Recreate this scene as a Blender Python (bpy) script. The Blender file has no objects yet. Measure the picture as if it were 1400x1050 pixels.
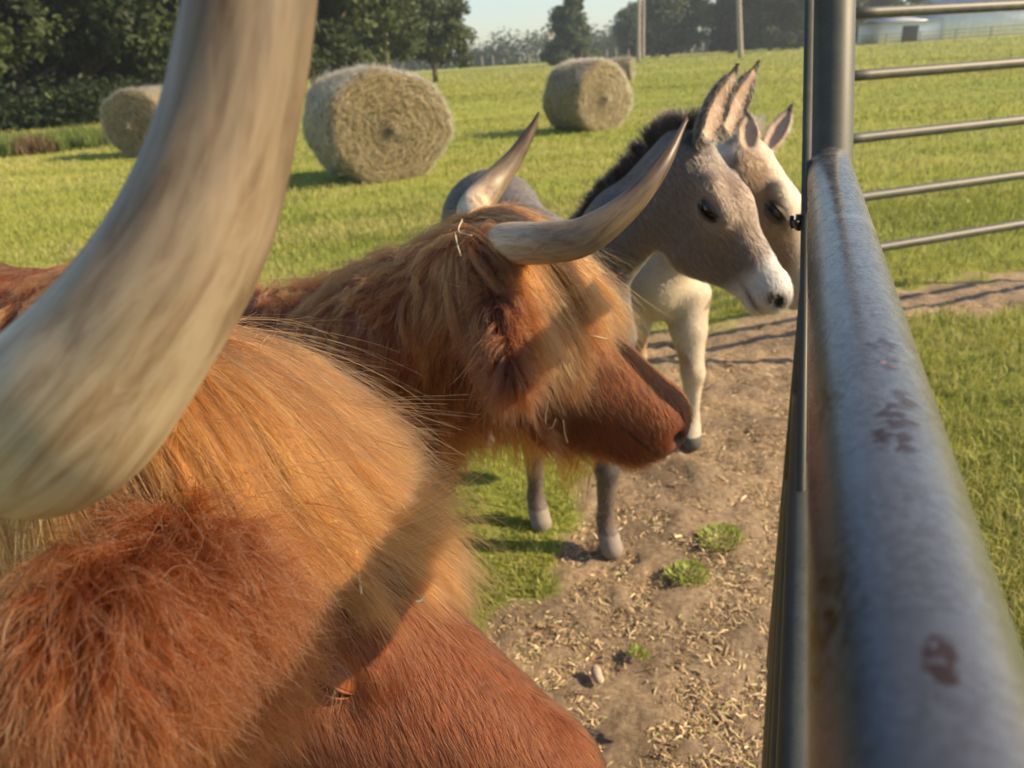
import bpy, math
import numpy as np
from mathutils import kdtree, Matrix, Vector
R = math.radians
rng = np.random.default_rng(11)
SC = bpy.context.scene
COL = SC.collection

# ---------------------------------------------------------------- camera
th, ph = R(22.7), R(3.6)
CP = np.array([0, 0, 1.45])
cf = np.array([0, math.cos(th), -math.sin(th)])
_r0 = np.array([1., 0, 0]); _u0 = np.array([0, math.sin(th), math.cos(th)])
cr = _r0*math.cos(ph) - _u0*math.sin(ph)
cu = _u0*math.cos(ph) + _r0*math.sin(ph)
cam = bpy.data.cameras.new('camera'); camo = bpy.data.objects.new('camera', cam); COL.objects.link(camo)
SC.camera = camo
m = Matrix.Identity(4)
for i in range(3):
    m[i][0], m[i][1], m[i][2], m[i][3] = cr[i], cu[i], -cf[i], CP[i]
camo.matrix_world = m
cam.sensor_width = 36; cam.lens = 27; cam.clip_start = 0.02; cam.clip_end = 4000
cam.dof.use_dof = True; cam.dof.focus_distance = 0.68; cam.dof.aperture_fstop = 8.5

# ---------------------------------------------------------------- sky and sun
SUN_AZ, SUN_EL = R(98), R(31)
w = bpy.data.worlds.new('World'); SC.world = w; w.use_nodes = True
nt = w.node_tree; bg = nt.nodes['Background']
sky = nt.nodes.new('ShaderNodeTexSky'); sky.sky_type = 'NISHITA'; sky.sun_disc = False
sky.sun_elevation = SUN_EL; sky.sun_rotation = SUN_AZ; sky.air_density = 1.0; sky.dust_density = .7; sky.ozone_density = 1.3
nt.links.new(sky.outputs[0], bg.inputs[0]); bg.inputs[1].default_value = 0.105
sl = bpy.data.lights.new('sun', 'SUN'); sl.energy = 5.0; sl.angle = R(0.55); sl.color = (1, .77, .48)
so = bpy.data.objects.new('sun', sl); COL.objects.link(so)
sdir = Vector((math.sin(SUN_AZ)*math.cos(SUN_EL), math.cos(SUN_AZ)*math.cos(SUN_EL), math.sin(SUN_EL)))
so.rotation_euler = sdir.to_track_quat('Z', 'Y').to_euler(); so.location = (8, -2, 6)
SC.view_settings.view_transform = 'Standard'; SC.view_settings.look = 'None'
SC.view_settings.exposure = 0.80; SC.view_settings.gamma = 1
SC.cycles.max_bounces = 6; SC.cycles.transparent_max_bounces = 6
SC.cycles.diffuse_bounces = 2; SC.cycles.transmission_bounces = 4; SC.cycles.glossy_bounces = 3
SC.cycles.volume_bounces = 0

# ---------------------------------------------------------------- helpers
def P(x, y, d): return CP + d*(cf + cr*(x-700)/1050 - cu*(y-525)/1050)
def G(x, y, z=0.0):
    v = P(x, y, 1) - CP
    return CP - v*(CP[2]-z)/v[2]
def nrm(v):
    v = np.asarray(v, float)
    return v/np.maximum(np.linalg.norm(v, axis=-1, keepdims=True), 1e-9)
def tag(o, label=None, cat=None, group=None, kind=None):
    if label: o['label'] = label
    if cat: o['category'] = cat
    if group: o['group'] = group
    if kind: o['kind'] = kind
    return o
def empty(name, loc=(0, 0, 0), **k):
    o = bpy.data.objects.new(name, None); COL.objects.link(o); o.location = tuple(loc); o.empty_display_size = .1
    return tag(o, **k)
def link(name, data, mat=None, parent=None):
    o = bpy.data.objects.new(name, data); COL.objects.link(o)
    if mat: data.materials.append(mat)
    if parent: o.parent = parent; o.matrix_parent_inverse = Matrix.Translation(-Vector(parent.location)) if False else Matrix.Identity(4)
    return o
def mesh(name, V, F, mat=None, parent=None, smooth=True, colors=None, local=False):
    """V in world coordinates unless local; F a (n,3|4) array or list of arrays."""
    V = np.asarray(V, float).reshape(-1, 3)
    if parent is not None and not local: V = V - np.array(parent.location)
    me = bpy.data.meshes.new(name)
    Fs = F if isinstance(F, list) else [F]
    Fs = [np.asarray(a, np.int64) for a in Fs if len(a)]
    loops = np.concatenate([a.ravel() for a in Fs]); tot = np.concatenate([np.full(len(a), a.shape[1]) for a in Fs])
    st = np.concatenate([[0], np.cumsum(tot)[:-1]])
    me.vertices.add(len(V)); me.vertices.foreach_set('co', V.astype(np.float32).ravel())
    me.loops.add(len(loops)); me.loops.foreach_set('vertex_index', loops.astype(np.int32))
    me.polygons.add(len(tot)); me.polygons.foreach_set('loop_start', st.astype(np.int32))
    me.update(calc_edges=True); me.validate()
    if smooth: me.polygons.foreach_set('use_smooth', np.ones(len(me.polygons), bool))
    if colors is not None:
        c = np.ones((len(V), 4), np.float32); c[:, :3] = colors
        at = me.color_attributes.new('Col', 'FLOAT_COLOR', 'POINT'); at.data.foreach_set('color', c.ravel())
    return link(name, me, mat, parent)

def smin(a, b, k):
    h = np.clip(.5+.5*(b-a)/k, 0, 1)
    return b*(1-h)+a*h-k*h*(1-h)
def rcone(a, b, ra, rb, ax=None, s=1.0):
    a = np.asarray(a, float); b = np.asarray(b, float)
    def f(p):
        q = p; A, B = a, b
        if ax is not None:
            n = nrm(ax)
            q = p + ((p-a)@n)[:, None]*n*(1/s-1); B = b + ((b-a)@n)*n*(1/s-1)
        ab = B-A; t = np.clip(((q-A)@ab)/(ab@ab), 0, 1)
        return (np.linalg.norm(q-A-t[:, None]*ab, axis=1)-(ra+(rb-ra)*t))*(min(1, s) if ax is not None else 1)
    return f
def ell(c, r, M=None):
    c = np.asarray(c, float); r = np.asarray(r, float); M = np.eye(3) if M is None else np.asarray(M, float)  # rows = axes
    def f(p):
        q = (p-c)@M.T
        k0 = np.linalg.norm(q/r, axis=1); k1 = np.linalg.norm(q/r**2, axis=1)+1e-9
        return k0*(k0-1)/k1
    return f
def chain(pts, rad, ax=None, s=1.0):
    return [rcone(pts[i], pts[i+1], rad[i], rad[i+1], ax, s) for i in range(len(pts)-1)]
def union(items, k=.03):
    """items: sdf or (sdf, k) or ('cut', sdf, k)"""
    def f(p):
        d = None
        for it in items:
            if isinstance(it, tuple) and it[0] == 'cut':
                d = -smin(-d, it[1](p), it[2]) ; continue
            fn, kk = it if isinstance(it, tuple) else (it, k)
            v = fn(p); d = v if d is None else smin(d, v, kk)
        return d
    return f
def grad(f, p, e=.004):
    g = np.zeros_like(p)
    for s in ((1, 1, 1), (1, -1, -1), (-1, 1, -1), (-1, -1, 1)):
        s = np.array(s, float); g += s*f(p+s*e)[:, None]
    return nrm(g)
def ev(f, p):
    out = np.empty(len(p))
    for i in range(0, len(p), 200000): out[i:i+200000] = f(p[i:i+200000])
    return out
def nets(f, lo, hi, h):
    lo = np.array(lo, float); hi = np.array(hi, float); c = 4
    n = np.ceil((hi-lo)/(h*c)).astype(int)+1
    ax = [lo[i]+np.arange(n[i])*h*c+h*(c-1)/2 for i in range(3)]
    g = np.stack(np.meshgrid(*ax, indexing='ij'), -1).reshape(-1, 3)
    D = ev(f, g).reshape(n)
    for a in range(3): D = np.repeat(D, c, axis=a)
    band = np.abs(D) < h*c*1.6
    idx = np.argwhere(band)
    D[band] = ev(f, lo+idx*h)
    # keep the border outside
    for a in range(3):
        s = [slice(None)]*3
        s[a] = 0; D[tuple(s)] = np.maximum(D[tuple(s)], h); s[a] = -1; D[tuple(s)] = np.maximum(D[tuple(s)], h)
    ins = D < 0
    corners = [(i, j, k) for i in (0, 1) for j in (0, 1) for k in (0, 1)]
    N = np.array(D.shape)-1
    def cs(A, o): return A[o[0]:o[0]+N[0], o[1]:o[1]+N[1], o[2]:o[2]+N[2]]
    cnt = sum(cs(ins, o).astype(np.int8) for o in corners)
    cells = np.argwhere((cnt > 0) & (cnt < 8))
    vid = -np.ones(N, np.int64); vid[tuple(cells.T)] = np.arange(len(cells))
    acc = np.zeros((len(cells), 3)); num = np.zeros(len(cells))
    for a in corners:
        for x in range(3):
            if a[x] == 0:
                b = list(a); b[x] = 1
                ia = cells+np.array(a); ib = cells+np.array(b)
                da = D[tuple(ia.T)]; db = D[tuple(ib.T)]
                m_ = (da < 0) != (db < 0)
                t = np.where(m_, da/np.where(m_, da-db, 1), 0)
                p = ia+(ib-ia)*t[:, None]
                acc[m_] += p[m_]; num += m_
    V = lo+h*acc/num[:, None]
    Q = []
    for x in range(3):
        y, z = (x+1) % 3, (x+2) % 3
        s0 = [slice(None)]*3; s1 = [slice(None)]*3; s0[x] = slice(0, -1); s1[x] = slice(1, None)
        e = np.argwhere(ins[tuple(s0)] != ins[tuple(s1)])
        e = e[(e[:, y] > 0) & (e[:, z] > 0) & (e[:, y] < N[y]) & (e[:, z] < N[z])]
        flip = ins[tuple(e.T)]
        dy = np.zeros(3, int); dy[y] = 1; dz = np.zeros(3, int); dz[z] = 1
        q = np.stack([vid[tuple((e-dy-dz).T)], vid[tuple((e-dz).T)], vid[tuple(e.T)], vid[tuple((e-dy).T)]], 1)
        q[~flip] = q[~flip][:, ::-1]; Q.append(q)
    F = np.concatenate(Q); F = F[(F >= 0).all(1)]
    return V, F
def sample(V, F, n, wfn=None):
    T = np.concatenate([F[:, [0, 1, 2]], F[:, [0, 2, 3]]])
    a, b, c = V[T[:, 0]], V[T[:, 1]], V[T[:, 2]]
    cr_ = np.cross(b-a, c-a); A = np.linalg.norm(cr_, axis=1)/2
    wt = A*(wfn((a+b+c)/3) if wfn else 1)
    i = rng.choice(len(T), n, p=wt/wt.sum())
    u = rng.random((n, 2)); fl = u.sum(1) > 1; u[fl] = 1-u[fl]
    p = a[i]+u[:, :1]*(b-a)[i]+u[:, 1:]*(c-a)[i]
    return p, nrm(cr_[i])
def hair(name, pts, rad, tint, mat, parent=None, root_r=1.0, tip_r=.25):
    """pts (N,K,3) world"""
    N, K, _ = pts.shape
    if parent is not None: pts = pts-np.array(parent.location)
    hc = bpy.data.hair_curves.new(name); hc.add_curves([K]*N)
    hc.attributes['position'].data.foreach_set('vector', pts.astype(np.float32).ravel())
    t = np.linspace(0, 1, K); prof = root_r+(tip_r-root_r)*t**1.6
    ra = hc.attributes.get('radius') or hc.attributes.new('radius', 'FLOAT', 'POINT')
    rad = np.broadcast_to(np.asarray(rad, float), (N,))
    ra.data.foreach_set('value', (rad[:, None]*prof).astype(np.float32).ravel())
    c = np.ones((N, 4), np.float32); c[:, :3] = tint
    ta = hc.attributes.new('tint', 'FLOAT_COLOR', 'CURVE'); ta.data.foreach_set('color', c.ravel())
    return link(name, hc, mat, parent)
def guides(root, nor, f, length, flow, K=14, lift=.5, grav=.25, stiff=.6, layer=.0, noise=.15, flowfn=None):
    n = len(root); L = np.broadcast_to(np.asarray(length, float), (n,)); seg = (L/(K-1))[:, None]
    layer = np.broadcast_to(np.asarray(layer, float), (n,))
    d = nrm(flow+nor*lift+rng.normal(0, noise, (n, 3)))
    p = root.copy(); out = [p.copy()]; wob = rng.normal(0, noise, (n, 3))
    down = np.array([0, 0, -1.])
    for k in range(1, K):
        fl = flowfn(p) if flowfn else flow
        wob = wob*.7+rng.normal(0, noise*.5, (n, 3))
        d = nrm(d*stiff+fl*(1-stiff)*(1-grav)+down*grav*(1-stiff)*1.6+wob*.35)
        q = p+d*seg
        lay = layer*min(1, k/3)
        s = f(q); pen = lay-s; hit = pen > 0
        if hit.any():
            g = grad(f, q[hit]); q[hit] += g*np.minimum(pen[hit], .03)[:, None]
            d[hit] = nrm(q[hit]-p[hit])
        p = q; out.append(p.copy())
    return np.stack(out, 1)
def mega(gp, n, amt):
    kd = kdtree.KDTree(n); ids = rng.choice(len(gp), n, replace=False)
    for j, i in enumerate(ids): kd.insert(gp[i, 0], j)
    kd.balance(); near = ids[np.array([kd.find(q[0])[1] for q in gp])]
    t = np.linspace(0, 1, gp.shape[1])[None, :, None]
    off = gp[near]-gp; a = amt*rng.uniform(.5, 1.1, (len(gp), 1, 1))
    return gp+off*a*np.clip(t*1.6, 0, 1)**1.3
def children(V, F, gp, n, wfn=None, clump=.75, spread=.0015, fly=.04, flyamp=.02, lenvar=.25, tip_open=1.0):
    K = gp.shape[1]
    kd = kdtree.KDTree(len(gp))
    for i, c in enumerate(gp[:, 0]): kd.insert(c, i)
    kd.balance()
    r, _ = sample(V, F, n, wfn)
    gi = np.array([kd.find(c)[1] for c in r])
    ls = 1-lenvar*rng.random(n)
    t = np.linspace(0, 1, K); u = ls[:, None]*t*(K-1); i0 = np.minimum(u.astype(int), K-2); fr = (u-i0)[..., None]
    g = gp[gi]; a = np.take_along_axis(g, i0[..., None].repeat(3, 2), 1); b = np.take_along_axis(g, (i0+1)[..., None].repeat(3, 2), 1)
    pt = a+(b-a)*fr
    off = r-g[:, 0]
    cl = clump*rng.uniform(.7, 1.1, n)[:, None]
    pt = pt+off[:, None, :]*(1-np.clip(cl, 0, .97)*np.clip(t*2.2, 0, 1)**.8)[..., None]
    ph_ = rng.random((n, 1))*6.28; am = rng.normal(0, spread, (n, 3)); am2 = rng.normal(0, spread, (n, 3))
    pt = pt+am[:, None]*np.sin(ph_+t*5)[..., None]*t[None, :, None]*2+am2[:, None]*t[None, :, None]**1.5*1.5
    fm = rng.random(n) < fly
    a3 = rng.normal(0, flyamp, (n, 3))*fm[:, None]
    pt = pt+a3[:, None]*(t**1.7)[None, :, None]
    return pt, gi

# ---------------------------------------------------------------- materials
def mat(name):
    m_ = bpy.data.materials.new(name); m_.use_nodes = True; n = m_.node_tree
    return m_, n, n.nodes['Principled BSDF']
def node(n, t, **k):
    x = n.nodes.new(t)
    for a, b in k.items():
        if hasattr(x, a): setattr(x, a, b)
        else: x.inputs[a.replace('_', ' ')].default_value = b
    return x
def noise(n, scale, detail=4, rough=.6, vec=None, dist=0):
    x = n.nodes.new('ShaderNodeTexNoise'); x.inputs['Scale'].default_value = scale; x.inputs['Detail'].default_value = detail
    x.inputs['Roughness'].default_value = rough; x.inputs['Distortion'].default_value = dist
    if vec: n.links.new(vec, x.inputs['Vector'])
    return x.outputs['Fac']
def ramp(n, fac, stops):
    x = n.nodes.new('ShaderNodeValToRGB'); e = x.color_ramp.elements
    while len(e) < len(stops): e.new(.5)
    for i, (p, c) in enumerate(stops):
        e[i].position = p; e[i].color = (*c, 1) if len(c) == 3 else c
    n.links.new(fac, x.inputs[0]); return x.outputs[0]
def mix(n, fac, a, b, mode='MIX'):
    x = n.nodes.new('ShaderNodeMix'); x.data_type = 'RGBA'; x.blend_type = mode
    for s, v in ((0, fac), (6, a), (7, b)):
        if isinstance(v, (int, float)): x.inputs[s].default_value = v
        elif isinstance(v, tuple): x.inputs[s].default_value = (*v, 1)
        else: n.links.new(v, x.inputs[s])
    return x.outputs[2]
def bump(n, h, strength=.3, dist=.01, bs=None):
    x = n.nodes.new('ShaderNodeBump'); x.inputs['Strength'].default_value = strength; x.inputs['Distance'].default_value = dist
    n.links.new(h, x.inputs['Height'])
    if bs: n.links.new(x.outputs[0], bs.inputs['Normal'])
    return x.outputs[0]
def coord(n, which='Object', sc=None):
    x = n.nodes.new('ShaderNodeTexCoord').outputs[which]
    if sc:
        mp = n.nodes.new('ShaderNodeMapping'); mp.inputs['Scale'].default_value = sc; n.links.new(x, mp.inputs[0]); x = mp.outputs[0]
    return x
def simple(name, col, rough=.7, metal=0.0, var=.25, scale=20, bmp=.2, bd=.003, spec=.4):
    m_, n, b = mat(name)
    c = coord(n); f = noise(n, scale, 5, .65, c)
    lo = tuple(v*(1-var) for v in col); hi = tuple(min(1, v*(1+var)) for v in col)
    n.links.new(ramp(n, f, [(.3, lo), (.7, hi)]), b.inputs['Base Color'])
    b.inputs['Roughness'].default_value = rough; b.inputs['Metallic'].default_value = metal
    b.inputs['Specular IOR Level'].default_value = spec
    if bmp: bump(n, noise(n, scale*3, 5, .6, c), bmp, bd, b)
    return m_
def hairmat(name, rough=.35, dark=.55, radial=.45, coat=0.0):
    m_ = bpy.data.materials.new(name); m_.use_nodes = True; n = m_.node_tree; n.nodes.clear()
    out = n.nodes.new('ShaderNodeOutputMaterial'); h = n.nodes.new('ShaderNodeBsdfHairPrincipled')
    h.parametrization = 'COLOR'
    at = node(n, 'ShaderNodeAttribute', attribute_name='tint')
    hi = n.nodes.new('ShaderNodeHairInfo')
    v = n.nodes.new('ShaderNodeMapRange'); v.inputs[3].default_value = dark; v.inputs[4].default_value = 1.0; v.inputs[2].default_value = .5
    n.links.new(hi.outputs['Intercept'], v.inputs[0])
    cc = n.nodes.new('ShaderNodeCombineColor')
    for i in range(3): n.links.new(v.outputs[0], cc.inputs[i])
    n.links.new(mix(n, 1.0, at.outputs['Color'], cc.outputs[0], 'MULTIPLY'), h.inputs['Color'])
    h.inputs['Roughness'].default_value = rough; h.inputs['Radial Roughness'].default_value = radial
    h.inputs['Coat'].default_value = coat
    n.links.new(h.outputs[0], out.inputs[0]); return m_
def attrmat(name, rough=.75, trans=0.0, var=.2, scale=30, attr='Col', bmp=.15, bd=.002, spec=.3, geom=False):
    m_, n, b = mat(name)
    at = node(n, 'ShaderNodeAttribute', attribute_name=attr)
    f = noise(n, scale, 4, .6, coord(n))
    c = mix(n, 1.0, at.outputs['Color'], ramp(n, f, [(.3, (1-var,)*3), (.7, (1+var,)*3)]), 'MULTIPLY')
    n.links.new(c, b.inputs['Base Color']); b.inputs['Roughness'].default_value = rough
    b.inputs['Specular IOR Level'].default_value = spec
    if bmp: bump(n, noise(n, scale*4, 4, .6, coord(n)), bmp, bd, b)
    if trans:
        tr = n.nodes.new('ShaderNodeBsdfTranslucent'); n.links.new(c, tr.inputs[0])
        ms = n.nodes.new('ShaderNodeMixShader'); ms.inputs[0].default_value = trans
        n.links.new(b.outputs[0], ms.inputs[1]); n.links.new(tr.outputs[0], ms.inputs[2])
        n.links.new(ms.outputs[0], n.nodes['Material Output'].inputs[0])
    return m_
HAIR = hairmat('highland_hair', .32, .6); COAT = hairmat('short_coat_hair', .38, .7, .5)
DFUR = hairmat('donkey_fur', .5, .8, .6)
COWSKIN = attrmat('cow_hide', .65, var=.25, scale=25, spec=.35)
DONKEYSKIN = attrmat('donkey_hide', .85, var=.08, scale=30, spec=.12, bmp=.05)
STRAWM = attrmat('dry_straw', .75, .15, .1, 10, bmp=0)
GRASSM = attrmat('grass_blades', .55, .35, .1, 3, bmp=0, spec=.35)
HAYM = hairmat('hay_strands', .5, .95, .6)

# ---------------------------------------------------------------- ground
def seg_poly_sd(p, poly):
    """signed distance (neg inside) of 2D points to polygon"""
    poly = np.asarray(poly, float)[:, :2]; n = len(poly); d = np.full(len(p), 1e9); inside = np.zeros(len(p), bool)
    for i in range(n):
        a, b = poly[i], poly[(i+1) % n]; e = b-a; v = p-a
        t = np.clip((v@e)/(e@e+1e-12), 0, 1); d = np.minimum(d, np.linalg.norm(v-t[:, None]*e, axis=1))
        c = ((a[1] > p[:, 1]) != (b[1] > p[:, 1])) & (p[:, 0] < (b[0]-a[0])*(p[:, 1]-a[1])/(b[1]-a[1]+1e-12)+a[0])
        inside ^= c
    return np.where(inside, -d, d)
def vnoise(p, s, seed=0, oct=3):
    p = np.asarray(p)[:, :2]*s; out = 0; amp = 1; tot = 0
    r_ = np.random.default_rng(seed); T = r_.random((64, 64))
    for o in range(oct):
        i = np.floor(p).astype(int); f = p-i; f = f*f*(3-2*f)
        def g(a, b): return T[(i[:, 0]+a) % 64, (i[:, 1]+b) % 64]
        v = (g(0, 0)*(1-f[:, 0])+g(1, 0)*f[:, 0])*(1-f[:, 1])+(g(0, 1)*(1-f[:, 0])+g(1, 1)*f[:, 0])*f[:, 1]
        out = out+v*amp; tot += amp; amp *= .5; p = p*2.03+17.3
    return out/tot
dirt_px = [(700, 640), (760, 640), (850, 610), (880, 520), (890, 435), (1000, 437), (1090, 425), (1230, 392), (1400, 363), (1750, 310), (1750, 360),
           (1400, 417), (1240, 447), (1150, 470)]
dirt_poly = [G(*q)[:2] for q in dirt_px] + [(1.25, 2.5), (.95, 1.8), (.85, 1.1), (.8, .2), (.8, -2.5), (-1.6, -2.5), (-1.6, .9), (-.3, 1.55), (-.02, 1.9)]
def dirt_of(p):
    s = seg_poly_sd(p[:, :2], dirt_poly)
    s = s+(vnoise(p, 3, 1)-.5)*.5+(vnoise(p, 14, 2)-.5)*.14
    d = np.clip(.5-s/.12, 0, 1)
    for (x, y, r_) in ((735, 700, .12), (700, 740, .13), (660, 700, .2), (700, 640, .25)):
        c = G(x, y)[:2]; q = np.linalg.norm((p[:, :2]-c)*np.array([1, .8]), axis=1)
        d = np.minimum(d, np.clip((q-r_)/.06+(vnoise(p, 25, 5)-.5)*1.2, 0, 1))
    return d
def ground_z(p):
    x, y = p[:, 0], p[:, 1]; r_ = np.hypot(x, y)
    ang = np.arctan2(x, np.maximum(y, .01))
    far = np.clip((r_-45)/110, 0, 1); far = far*far*(3-2*far)
    z = far*(.75+0*ang)
    z = z+(vnoise(p, .12, 7)-.5)*.22*np.clip((r_-6)/15, 0, 1)
    # a shallow swale across the middle of the field
    z = z-.35*np.exp(-((x+1.5)/5)**2-((y-27)/2.2)**2)
    near = np.clip((9-r_)/3, 0, 1)
    return z+near*((vnoise(p, 2.2, 3)-.5)*.05)
ax_x = np.unique(np.concatenate([np.arange(-1.8, 4.6, .03), np.arange(-12, 15, .35), np.sign(np.linspace(-1, 1, 161))*np.abs(np.linspace(-1, 1, 161))**3*1500]))
ax_y = np.unique(np.concatenate([np.arange(-.5, 6.4, .03), np.arange(-4, 30, .35), np.arange(30, 120, 2.), -np.linspace(0, 1, 30)**3*200-4, np.linspace(0, 1, 80)**3*2500+30]))
gx, gy = np.meshgrid(ax_x, ax_y, indexing='ij'); gp_ = np.stack([gx.ravel(), gy.ravel(), 0*gx.ravel()], 1)
gd = dirt_of(gp_); inz = (np.abs(gp_[:, 0]) < 30) & (np.abs(gp_[:, 1]) < 30); gd[~inz] = 0
gp_[:, 2] = ground_z(gp_)+gd*(vnoise(gp_, 18, 9)-.6)*.055*np.clip((8-np.hypot(gx.ravel(), gy.ravel()))/3, 0, 1)
hp = G(900, 800)[None]+np.concatenate([rng.uniform(-.9, 1.1, (60, 1)), rng.uniform(-.8, 2.6, (60, 1)), np.zeros((60, 1))], 1)
for q in hp:
    k_ = np.abs(gp_[:, 0]-q[0]) < .2; k_ &= np.abs(gp_[:, 1]-q[1]) < .2; dd_ = np.hypot(gp_[k_, 0]-q[0], (gp_[k_, 1]-q[1])*.85)
    gp_[k_, 2] += gd[k_]*(-.016*np.exp(-(dd_/.042)**2)+.007*np.exp(-((dd_-.075)/.025)**2))
nx, ny = gx.shape; I = np.arange(nx*ny).reshape(nx, ny)
gF = np.stack([I[:-1, :-1], I[1:, :-1], I[1:, 1:], I[:-1, 1:]], -1).reshape(-1, 4)
M, n, b = mat('field_ground')
at = node(n, 'ShaderNodeAttribute', attribute_name='Col'); sep = n.nodes.new('ShaderNodeSeparateColor'); n.links.new(at.outputs['Color'], sep.inputs[0])
c = coord(n); cw = coord(n, sc=(.25, 1.3, 1))
grass = ramp(n, noise(n, 30, 6, .75, c), [(.25, (.14, .18, .030)), (.5, (.29, .33, .062)), (.75, (.50, .48, .14))])
rows = ramp(n, noise(n, .9, 5, .7, cw), [(.3, (.62, .72, .62)), (.5, (1, 1, 1)), (.68, (1.30, 1.12, 1.15))])
broad = ramp(n, noise(n, .07, 3, .6, c), [(.35, (.85, .95, .8)), (.65, (1.2, 1.1, 1.1))])
grass = mix(n, 1.0, mix(n, 1.0, grass, rows, 'MULTIPLY'), broad, 'MULTIPLY')
dirt = ramp(n, noise(n, 45, 8, .8, c), [(.28, (.12, .086, .055)), (.45, (.30, .22, .145)), (.6, (.47, .36, .24)), (.75, (.64, .52, .36))])
dirt = mix(n, 1.0, dirt, ramp(n, noise(n, 3, 3, .5, c), [(.32, (.55, .54, .55)), (.5, (1, 1, 1)), (.7, (1.2, 1.15, 1.05))]), 'MULTIPLY')
n.links.new(mix(n, sep.outputs[0], grass, dirt), b.inputs['Base Color']); b.inputs['Roughness'].default_value = .9; b.inputs['Specular IOR Level'].default_value = .15
bump(n, noise(n, 60, 8, .8, c), .9, .02, b)
go = mesh('ground', gp_, gF, M, colors=np.stack([gd, gd, gd], 1)); tag(go, kind='structure')

def pick_ground(nr, rmin, rmax, a0=-38, a1=44, pw=0.0):
    """points round the camera; density falls off with distance"""
    u = rng.random(nr); a = np.radians(rng.uniform(a0, a1, nr))
    r_ = rmin*(rmax/rmin)**u if pw == 0 else rmin+(rmax-rmin)*u**pw
    return np.stack([r_*np.sin(a), r_*np.cos(a), np.zeros(nr)], 1)
def blades(name, p, h, wd, lean, col, mt, flat=0.0, curl=.4):
    """thin two-segment blades as real geometry"""
    n_ = len(p); a = rng.uniform(0, 6.283, n_); dr = np.stack([np.cos(a), np.sin(a), 0*a], 1); sd = np.stack([-np.sin(a), np.cos(a), 0*a], 1)
    a2 = rng.uniform(0, 6.283, n_); sd2 = np.stack([np.cos(a2), np.sin(a2), 0*a], 1)
    up = np.array([0, 0, 1.])
    l = rng.uniform(0, lean, n_)[:, None]; H = h[:, None]; W = wd[:, None]
    b0 = p; m0 = p+up*H*.6*(1-flat)+dr*H*l*.4; t0 = p+up*H*(1-flat)*(1-curl*l*.6)+dr*H*l*1.1
    V = np.stack([b0-sd2*W, b0+sd2*W, m0+sd2*W*.8, m0-sd2*W*.8, t0], 1).reshape(-1, 3)
    k = np.arange(n_)[:, None]*5
    c = np.repeat(col, 5, 0)*np.tile(np.array([.8, .8, 1, 1, 1.1]), n_)[:, None]
    return mesh(name, V, [k+np.array([[0, 1, 2, 3]]), k+np.array([[3, 2, 4]])], mt, colors=c)
def gcol(n_, p, yellow=.35):
    t = rng.random(n_)[:, None]; y = (np.clip((vnoise(p*np.array([.35, 1.3, 1]), .8, 21)-.5)*3.2+.25+yellow-.35, 0, 1)*rng.random(n_))[:, None]
    g = np.array([.15, .195, .034])*(1-t)+np.array([.44, .46, .105])*t
    return g*(1-y)+np.array([.56, .49, .21])*y
p = np.concatenate([pick_ground(150000, 1.2, 9, -30, 44), pick_ground(130000, 7, 40, -42, 44), pick_ground(90000, 35, 130, -34, 42)])
d = np.zeros(len(p)); nr_ = np.hypot(p[:, 0], p[:, 1]) < 12; d[nr_] = dirt_of(p[nr_])
p = p[d+rng.random(len(p))*.35 < .55]; rr = np.hypot(p[:, 0], p[:, 1]); p[:, 2] = ground_z(p)-.004
hh = (.03+.045*rng.random(len(p)))*(.7+.9*vnoise(p, 1.2, 4))*np.clip(.8+rr/40, .8, 3.0)*np.where((p[:, 0] < 1.0) & (rr < 4), .45, 1)
o = blades('grass', p, hh, .0011+rr*.00038*rng.uniform(.6, 1.3, len(p)), 1.0, gcol(len(p), p, .58), GRASSM)
tag(o, 'short mown grass covering the field around the bales and beyond the gate', 'grass', kind='stuff')
# straw and wood-chip litter on the bare ground
p = np.concatenate([pick_ground(230000, .9, 7, -32, 46), np.stack([rng.uniform(-1, 1.2, 50000), rng.uniform(.8, 4.5, 50000), np.zeros(50000)], 1)])
d = dirt_of(p); p = p[(d > .35+.4*rng.random(len(p))) & (vnoise(p, 4.5, 61, 4)+.25*(rng.random(len(p))-.5) > .37)]; p[:, 2] = ground_z(p)+rng.random(len(p))*.008-.012+.004
n_ = len(p); a = rng.uniform(0, 6.283, n_); tl = rng.normal(0, .3, n_)
L = rng.gamma(1.3, .0030, n_)+.0012; W = L*rng.uniform(.08, .4, n_)*.6; W = np.clip(W, .0004, .0022)
dx = np.stack([np.cos(a)*np.cos(tl), np.sin(a)*np.cos(tl), np.sin(tl)], 1)*L[:, None]; dy = np.stack([-np.sin(a), np.cos(a), rng.normal(0, .4, n_)], 1)*W[:, None]
bow = np.array([0, 0, 1.])*(L*.25)[:, None]
V = np.stack([p-dx-dy, p-dx+dy, p+bow+dy, p+bow-dy, p+dx+dy, p+dx-dy], 1).reshape(-1, 3); k = np.arange(n_)[:, None]*6
pal = np.array([[.72, .56, .34], [.56, .41, .24], [.38, .26, .15], [.17, .11, .065], [.82, .68, .44], [.33, .33, .13]])
cc_ = pal[rng.choice(6, n_, p=[.22, .26, .22, .14, .08, .08])]*rng.uniform(.7, 1.25, (n_, 1))
o = mesh('straw_litter', V, [k+np.array([[0, 1, 2, 3]]), k+np.array([[3, 2, 4, 5]])], STRAWM, colors=np.repeat(cc_, 6, 0))
tag(o, 'trampled straw and wood chips scattered over the bare earth', 'litter', kind='stuff')
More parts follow.
